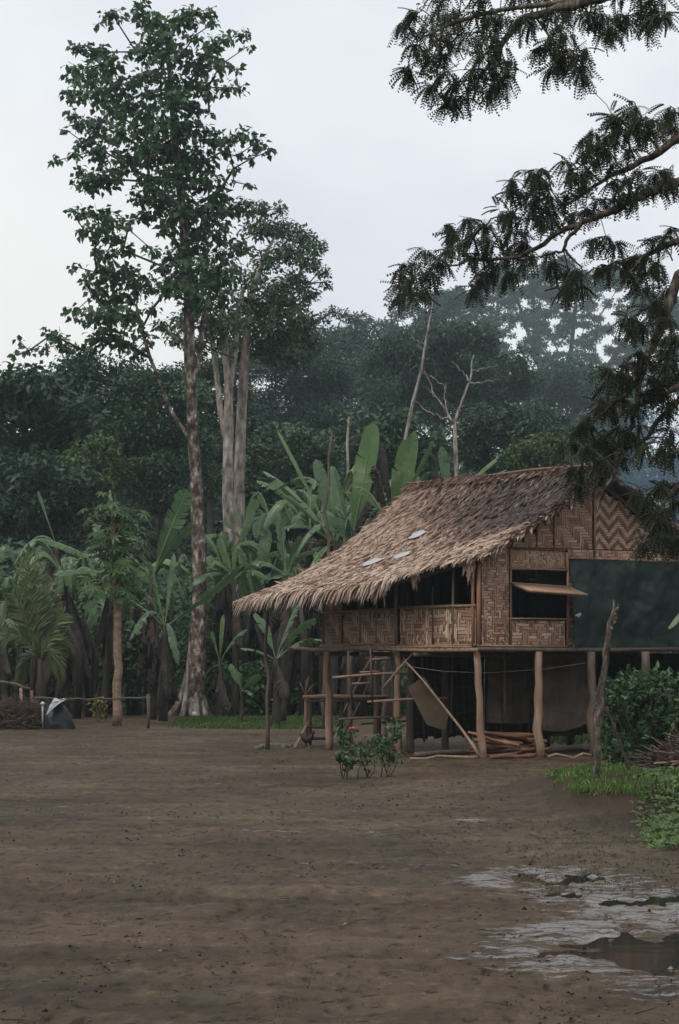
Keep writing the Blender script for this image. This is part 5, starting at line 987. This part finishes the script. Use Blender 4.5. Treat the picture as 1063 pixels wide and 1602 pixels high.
# ================================================================ RIGHT FOREGROUND
mz = lambda x, y: float(mound(np.array([x]), np.array([y]))[0])
D = 25.4; base = at(935, 1240, D); base[2] = mz(base[0], D)-.05
dp = thing('dead_tree', base, label='crooked dead forked trunk standing on the grassy bank in front of the net', cat='dead trunk')
m_ = MB()
for L_, s in (([(935,1242,8),(935,1200,6.5),(936,1160,7),(938,1120,8),(941,1080,7.5),(945,1055,6),(948,1030,6),(951,1005,5.5),(954,980,5),(959,965,5),(961,948,2.2),(960,938,1)], 1), ([(955,985,4.5),(962,970,4),(967,952,3),(968,945,1)], 3),):
    P_, R_ = ptree([(x, y, q*.85) for x, y, q in L_], D); P_[0][2] = min(P_[0][2], base[2]) if s == 1 else P_[0][2]; Q = lerp_pts(np.column_stack([P_, R_]), 26); m_.tube(wob(Q[:, :3], .006, s), Q[:, 3], 10, .5, .35, seed=s)
part(m_, 'trunk', M['lichenbark'], dp, True)
P_, R_ = ptree([(949,1105,1.6),(958,1130,2),(968,1158,2.2),(978,1185,2.6),(988,1212,3.2),(998,1238,3.8)], 26.0)
m_ = MB(); Q = lerp_pts(np.column_stack([P_, R_]), 14); m_.tube(wob(Q[:, :3], .006, 9), Q[:, 3], 8, .1, .2); o = m_.build('leaning_stick', M['twig'], loc=tuple(P_[-1])); tag(o, 'dark thin stick leaning left against the green bush', 'stick')
D = 31.0; bb = [(950,1090,16),(965,1075,16),(985,1060,16),(1000,1075,22),(1020,1068,18),(1035,1062,18),(1055,1075,22),(1075,1070,20),(965,1105,22),(990,1100,26),(1015,1100,26),(1040,1098,26),(1065,1100,26),(955,1130,20),(975,1130,26),(1000,1130,28),(1030,1130,28),(1060,1130,28),(960,1160,20),(985,1160,26),(1010,1162,28),(1040,1160,28),(1070,1160,28),(965,1185,16),(990,1188,20),(1015,1190,22),(1045,1190,24),(1075,1190,24),(950,1112,14),(1095,1100,30),(1100,1140,30),(1100,1180,26),(946,1178,10),(962,1203,14),(985,1206,16),(1010,1208,16),(1035,1206,18)]
shrub('green_bush', at(1015, HY+H*F/D, D), pblobs(bb, D, 1, 0, 0, .28, 850),   .10, 'bush', 'large leafy green bush in front of the right end of the hut', 'bush', 851, 9, 18, leaf_t(.45, .08, .15), .50, droop=-.2, sr=.02)
brush('brushwood_pile', np.array([3.66, 26.6, .25]), .46, .6, .42, 950, .6, 860, 'twig', 'tangled dry brushwood pile on the bank below the green bush', rr=.007)
for k, (a, b, rr, lab) in enumerate((((3.05, 26.2, .18), (3.9, 25.9, .62), .018, 'thick stick poking up right out of the bank brushwood'), ((3.2, 26, .45), (4.2, 26.3, .52), .014, 'level dry stick across the top of the bank brushwood'))):
    gstick('dead_branch', np.array(a), np.array(b), rr, 'pole', lab, 'branch', 7, 870+k)
D = 24; m_ = MB(); bleaf(m_, at(1100, 930, D), at(1046, 982, D), .16, .06, .3, .5, .1, 5, tint=.85); o = m_.build('hanging_leaf', M['banana'], loc=tuple(at(1100, 930, D))); tag(o, 'single pale green leaf hanging in at the right edge in front of the net', 'leaf')
# small flowering bushes in front of the hut
for px, py, hs, lab, sd, fl_, dn in ((541, 1218, 1.0, 'left one of the small yard bushes, with a red flower on top', 900, True, 7), (570, 1217, .8, 'sparse brownish small bush between the two leafy ones', 910, False, 3), (607, 1214, 1.15, 'right and tallest of the small yard bushes before the hut', 920, False, 7)):
    D = gd(py); b = at(px, py, D); r_ = np.random.default_rng(sd); bl = [(b+np.array([r_.normal(0, .10), r_.normal(0, .08), (.18+.42*q)*hs]), .085*(1-.3*q)) for q in np.linspace(0, 1, 13)]
    t_ = shrub('flowering_bush', b, bl,   .062, 'bush', lab, 'bush', sd, 5, dn, WIDE, .6, sr=.008, tip=.003)
    if fl_:
        m_ = MB(); c = at(551, 1141, D)
        for q in range(12): m_.inst(*leaf_t(.9, .1, .2), [c], [nrm([math.cos(q*.52), math.sin(q*.52)*.7-.2, .25+.3*(q % 3)])], [[0, -.5, 1]], .05, .3+.05*q)
        m_.tube([c-[0, 0, .28], c], .004, 4, .2); part(m_, 'flower', M['red'], t_)

# ---- grass, ground cover, litter, stones (uncountable)
def blades(name, x, y, z, h, n_per, seed, label, wide=.012, tint=.5, mt='grass', cat='grass'):
    r_ = np.random.default_rng(seed); n = len(x); k = n*n_per; X_ = np.repeat(x, n_per)+r_.normal(0, .03, k); Y_ = np.repeat(y, n_per)+r_.normal(0, .05, k); Z_ = np.repeat(z, n_per); m_ = MB()
    d = nrm(np.stack([r_.normal(0, .45, k), r_.normal(0, .45, k), np.ones(k)], -1)); m_.inst([[-.07, 0, 0], [.07, 0, 0], [.05, .6, .05], [-.05, .6, .05], [0, 1, .22]], [[0, 1, 2, 3]], np.stack([X_, Y_, Z_], -1), d, nrm(r_.normal(size=(k, 3))), h*r_.uniform(.5, 1.2, k), np.clip(r_.normal(tint, .2, k), 0, 1))
    o = m_.build(name, M[mt]); tag(o, label, cat, kind='stuff'); return o
r_ = np.random.default_rng(1000)
n = 9000; x = r_.uniform(1.9, 5.5, n); y = r_.uniform(23.6, 30, n); mz_ = mound(x, y); px = CX+x/y*F
dn = np.clip((mz_-.17)*14, 0, 1)*(.35+.9*(fbm(x*2.2, y*1.2, 51) > .45))*np.where(px < 945, 1, .75); kp = r_.uniform(size=n) < dn; x, y = x[kp], y[kp]
blades('bank_grass', x, y, gz(x, y), .10, 9, 1001, 'bright short grass on top of the small bank', tint=.62)
n = 9000; x = r_.uniform(2.5, 5, n); y = r_.uniform(20.5, 26, n); mz_ = mound(x, y); px = CX+x/y*F; kp = (px > 970+60*fbm(y*1.5, x, 4)) & (r_.uniform(size=n) < np.clip(.25+(px-985)/60, 0, 1)*(fbm(x*3, y*2, 8) > .36))
x, y = x[kp], y[kp]; m_ = MB(); k = len(x); m_.inst(*WIDE, np.stack([x, y, gz(x, y)+r_.uniform(.01, .07, k)], -1), nrm(np.stack([r_.normal(size=k), r_.normal(size=k)-.4, r_.uniform(0, .5, k)], -1)), nrm(r_.normal(0, .35, (k, 3))+[0, -.3, 1]), r_.uniform(.04, .08, k), np.clip(r_.normal(.5, .2, k), 0, 1))
tag(m_.build('creeping_weeds', M['grass']), 'creeping leafy weeds spilling down the right side of the bank', 'weeds', kind='stuff')
n = 9000; x = r_.uniform(-3.6, .6, n); y = r_.uniform(48, 58, n); px = CX+x/y*F; kp = (r_.uniform(size=n) < np.clip((px-262)/55, 0, 1)) & (px < 545) & (r_.uniform(size=n) < .4+.6*(fbm(x*2, y*2, 9) > .45)) & (y > 50+1.2*fbm(x*2, y*0, 77)); x, y = x[kp], y[kp]
blades('yard_grass', x, y, 0*x, .12, 4, 1002, 'dull green grass strip behind the thin roof prop', tint=.22)
n = 1600; x = r_.uniform(3.0, 8, n); y = r_.uniform(43, 56, n); blades('yard_grass', x, y, 0*x, .30, 5, 1003, 'lit grass seen beyond the bench under the hut', tint=.5)
n = 1700; y = 11+32*r_.uniform(0, 1, n)**1.1; x = (r_.uniform(-1, 1, n))*(y*.14); kp = fbm(x*1.2, y*.5, 61) > .53; x, y = x[kp], y[kp]; blades('sparse_grass', x, y, gz(x, y), .026, 4, 1004, 'sparse tiny grass tufts in the mud', tint=.08)
n = 1500; x = r_.uniform(1.2, 4.2, n); y = r_.uniform(17, 24, n); px = CX+x/y*F; kp = (px > 820) & (r_.uniform(size=n) < .55); x, y = x[kp], y[kp]; blades('sparse_grass', x, y, gz(x, y), .04, 4, 1005, 'trampled thin grass between the puddles and the bank', tint=.12)
# litter
n = 15000; y = 10.5+38*r_.uniform(0, 1, n)**1.25; x = r_.uniform(-1, 1, n)*(y*.14); cl = fbm(x*1.1, y*.55, 71); px = CX+x/y*F
kp = r_.uniform(size=n) < np.clip((cl-.43)*4, .03, .7)*(fbm(x*4, y*2.2, 72) > .46)+.2*((px > 800) & (y < 25)); x, y = x[kp], y[kp]; k = len(x); m_ = MB(); sz = r_.uniform(.010, .034, k)*r_.uniform(.6, 1.3, k)
m_.inst(*leaf_t(.7, .25, .2), np.stack([x, y, gz(x, y)+.004], -1), nrm(np.stack([r_.normal(size=k), r_.normal(size=k)*.6, r_.uniform(-.05, .35, k)], -1)), nrm(r_.normal(0, .35, (k, 3))+[0, 0, 1]), sz, np.clip(r_.beta(1.6, 2.2, k)+.5*(r_.uniform(size=k) < .03), 0, 1))
k = 260; yy = 11+30*r_.uniform(0, 1, k)**1.2; xx = r_.uniform(-1, 1, k)*yy*.14; a = r_.uniform(0, np.pi, k); l = r_.uniform(.02, .11, k); p = np.stack([xx, yy, gz(xx, yy)+.006], -1); dv = np.stack([np.cos(a)*l, np.sin(a)*l, 0*a], -1); q = p+dv; q[:, 2] = gz(q[:, 0], q[:, 1])+.006
m_.segs(p, q, np.full(k, .003), np.full(k, .002), 4, np.repeat(r_.uniform(0, .7, k), 4))
tag(m_.build('leaf_litter', M['litter']), 'small fallen leaves and twigs scattered over the mud', 'litter', kind='stuff')
def clods(name, x, y, s, seed, m, label, cat):
    r_ = np.random.default_rng(seed); n = len(x); th = np.arange(6)*math.pi/3; T0 = np.array([[math.cos(a), math.sin(a), -.2] for a in th]+[[.6*math.cos(a+.5), .6*math.sin(a+.5), .45] for a in th]+[[0, 0, .6]])
    Fq = [[k, (k+1) % 6, 6+(k+1) % 6] for k in range(6)]+[[k, 6+(k+1) % 6, 6+k] for k in range(6)]+[[6+k, 6+(k+1) % 6, 12] for k in range(6)]
    V_ = T0[None]*(1+r_.normal(0, .18, (n, 13, 1)))*s[:, None, None]*np.stack([np.ones(n), np.ones(n), r_.uniform(.5, 1, n)], -1)[:, None]+np.stack([x, y, gz(x, y)], -1)[:, None]
    m_ = MB(); m_.add(V_.reshape(-1, 3), (np.arange(n)[:, None, None]*13+np.array(Fq)[None]).reshape(-1, 3), np.repeat(r_.uniform(0, .7, n), 18)); o = m_.build(name, M[m], smooth=False); tag(o, label, cat, kind='stuff'); return o
n = 2600; y = 10.5+30*r_.uniform(0, 1, n)**1.2; x = r_.uniform(-1, 1, n)*y*.14; kp = fbm(x*1.3, y*.7, 73) > .52; clods('mud_clods', x[kp], y[kp], r_.uniform(.004, .018, kp.sum())*r_.uniform(.5, 1.3, kp.sum()), 1010, 'litter', 'little clods of mud', 'clods')
# countable stones round the foot of the roof prop
r_ = np.random.default_rng(1020); src = None
for k in range(11):
    px = [396, 404, 414, 428, 436, 441, 446, 452, 459, 466, 409][k]; p = gp(px, 1171-r_.uniform(0, 5), 0)
    if k % 4 == 0:
        m_ = MB(); th, zz = np.meshgrid(np.linspace(0, 2*np.pi, 9)[:-1], np.linspace(-.3, 1, 5), indexing='ij'); pr = np.cos(zz*np.pi/2)**.6; w_ = 1+.6*(fbm(np.cos(th)*2+k, np.sin(th)*2+zz, k)-.5)
        V_ = np.stack([.06*pr*w_*np.cos(th), .05*pr*w_*np.sin(th), .055*zz*w_], -1).reshape(-1, 3); ix = np.arange(40).reshape(8, 5); ix = np.concatenate([ix, ix[:1]]); m_.add(V_, np.stack([ix[:-1, :-1], ix[1:, :-1], ix[1:, 1:], ix[:-1, 1:]], -1).reshape(-1, 4), r_.uniform(.3, .9)); src = m_.build('stone', M['stone'], smooth=True); o = src
    else: o = src.copy(); COL.objects.link(o)
    o.location = tuple(p); s = r_.uniform(.7, 1.3); o.scale = (s*1.2, s, s); o.rotation_euler = (0, 0, r_.uniform(0, 6)); tag(o, 'mossy stone in the row around the foot of the thin roof prop', 'stone', 'stones at the foot of the roof prop')
p = gp(308, 1122, 0); m_ = MB(); m_.tube([p+[-.04, 0, .02], p+[-.03, 0, .10], p+[0, 0, .12]], [.09, .08, .01], 9, .9); o = m_.build('white_stone', M['plastic'], loc=tuple(p)); tag(o, 'small white lump at the foot of the tallest tree', 'stone')

# ================================================================ AIR, SMOKE, SKY, LIGHT
def vol(m, col, dens, an=.2):
    nt, N, L = nodes(m); o = N.new('ShaderNodeOutputMaterial'); v = N.new('ShaderNodeVolumePrincipled'); v.inputs['Color'].default_value = (*col, 1); v.inputs['Density'].default_value = dens; v.inputs['Anisotropy'].default_value = an; L.new(v.outputs[0], o.inputs['Volume']); return m
HAZE = True
if HAZE:
    hz = MB(); hz.box((0, 250, 26), (800, 640, 58)); o = hz.build('haze', vol(bpy.data.materials.new('haze air'), (.76, .93, .97), .00047)); tag(o, 'pale haze between the trees', 'haze', kind='stuff')
    sm = MB()
    for (x, y, z, a, b, c) in ((6.3, 50, 4.6, 1.1, 1.6, 1.0), (6.9, 51, 5.6, 1.4, 1.8, 1.2), (6.0, 49, 3.9, .9, 1.2, .8)):
        th, ph = np.meshgrid(np.linspace(0, 2*np.pi, 25)[:-1], np.linspace(-np.pi/2, np.pi/2, 14), indexing='ij'); w_ = 1+.3*(fbm(np.cos(th)*2+x, np.sin(th)*2+ph*1.3, 3)-.5)
        V_ = np.stack([x+a*w_*np.cos(ph)*np.cos(th), y+b*w_*np.cos(ph)*np.sin(th), z+c*w_*np.sin(ph)], -1).reshape(-1, 3); ix = np.arange(24*14).reshape(24, 14); ix = np.concatenate([ix, ix[:1]]); sm.add(V_, np.stack([ix[:-1, :-1], ix[1:, :-1], ix[1:, 1:], ix[:-1, 1:]], -1).reshape(-1, 4))
    o = sm.build('smoke', vol(bpy.data.materials.new('bluish smoke'), (.45, .62, .85), .11), smooth=True); tag(o, 'thin bluish smoke rising behind the right slope of the roof', 'smoke', kind='stuff')
EL, AZ = math.radians(52), math.radians(215)        # azimuth measured clockwise from +Y
W = bpy.data.worlds.new('World'); SC.world = W; W.use_nodes = True; nt = W.node_tree; N = nt.nodes; L = nt.links; N.clear()
out = N.new('ShaderNodeOutputWorld'); bg = N.new('ShaderNodeBackground'); bg.inputs[1].default_value = .1
sk = N.new('ShaderNodeTexSky'); sk.sky_type = 'NISHITA'; sk.sun_disc = False; sk.sun_elevation = EL; sk.sun_rotation = AZ; sk.dust_density = 3
tc = N.new('ShaderNodeTexCoord'); mp = N.new('ShaderNodeMapping'); mp.inputs['Scale'].default_value = (3.2, 3.2, 5.5); L.new(tc.outputs['Generated'], mp.inputs[0])
no = N.new('ShaderNodeTexNoise'); no.inputs['Scale'].default_value = 1.6; no.inputs['Detail'].default_value = 4; no.inputs['Roughness'].default_value = .5; L.new(mp.outputs[0], no.inputs['Vector'])
cr = N.new('ShaderNodeValToRGB'); e = cr.color_ramp.elements; e[0].position = .36; e[0].color = (.83, .845, .93, 1); e[1].position = .64; e[1].color = (1.0, 1.04, 1.06, 1); L.new(no.outputs[0], cr.inputs[0])
ml = N.new('ShaderNodeVectorMath'); ml.operation = 'SCALE'; ml.inputs[3].default_value = 10.0; nv = N.new('ShaderNodeVectorMath'); nv.operation = 'NORMALIZE'; L.new(tc.outputs['Generated'], nv.inputs[0])
dt = N.new('ShaderNodeVectorMath'); dt.operation = 'DOT_PRODUCT'; L.new(nv.outputs[0], dt.inputs[0]); g_ = Vector((-.15, 1, .09)).normalized(); dt.inputs[1].default_value = g_
mr = N.new('ShaderNodeMapRange'); mr.interpolation_type = 'SMOOTHSTEP'; mr.inputs[1].default_value = .988; mr.inputs[2].default_value = 1.0; mr.inputs[4].default_value = .8; L.new(dt.outputs['Value'], mr.inputs[0])
mg = N.new('ShaderNodeMix'); mg.data_type = 'RGBA'; L.new(mr.outputs[0], mg.inputs[0]); L.new(cr.outputs[0], mg.inputs[6]); mg.inputs[7].default_value = (1.06, 1.04, 1.0, 1); L.new(mg.outputs[2], ml.inputs[0])
mx = N.new('ShaderNodeMix'); mx.data_type = 'RGBA'; mx.inputs[0].default_value = .92; L.new(sk.outputs[0], mx.inputs[6]); L.new(ml.outputs[0], mx.inputs[7]); L.new(mx.outputs[2], bg.inputs[0]); L.new(bg.outputs[0], out.inputs[0])
sl = bpy.data.lights.new('sun', 'SUN'); sl.energy = 1.5; sl.angle = math.radians(25); sl.color = (1, .96, .9); so = bpy.data.objects.new('sun', sl); COL.objects.link(so)
sd = Vector((math.sin(AZ)*math.cos(EL), math.cos(AZ)*math.cos(EL), math.sin(EL))); so.rotation_euler = sd.to_track_quat('Z', 'Y').to_euler(); so.location = (0, 0, 60)
cam = bpy.data.cameras.new('camera'); co = bpy.data.objects.new('camera', cam); COL.objects.link(co); co.location = (0, 0, H); co.rotation_euler = (math.pi/2, 0, 0)
cam.sensor_fit = 'VERTICAL'; cam.sensor_height = 36; cam.lens = F/1602*36; cam.shift_y = (HY-801)/1602; cam.clip_start = .1; cam.clip_end = 3000; SC.camera = co
SC.view_settings.view_transform = 'Standard'; SC.view_settings.look = 'None'; SC.view_settings.exposure = 0; SC.view_settings.gamma = 1
SC.cycles.max_bounces = 6; SC.cycles.diffuse_bounces = 3; SC.cycles.glossy_bounces = 2; SC.cycles.transmission_bounces = 2; SC.cycles.volume_bounces = 1; SC.cycles.transparent_max_bounces = 6
SC.cycles.use_denoising = True
SC.cycles.caustics_reflective = False; SC.cycles.caustics_refractive = False; SC.cycles.sample_clamp_indirect = 4
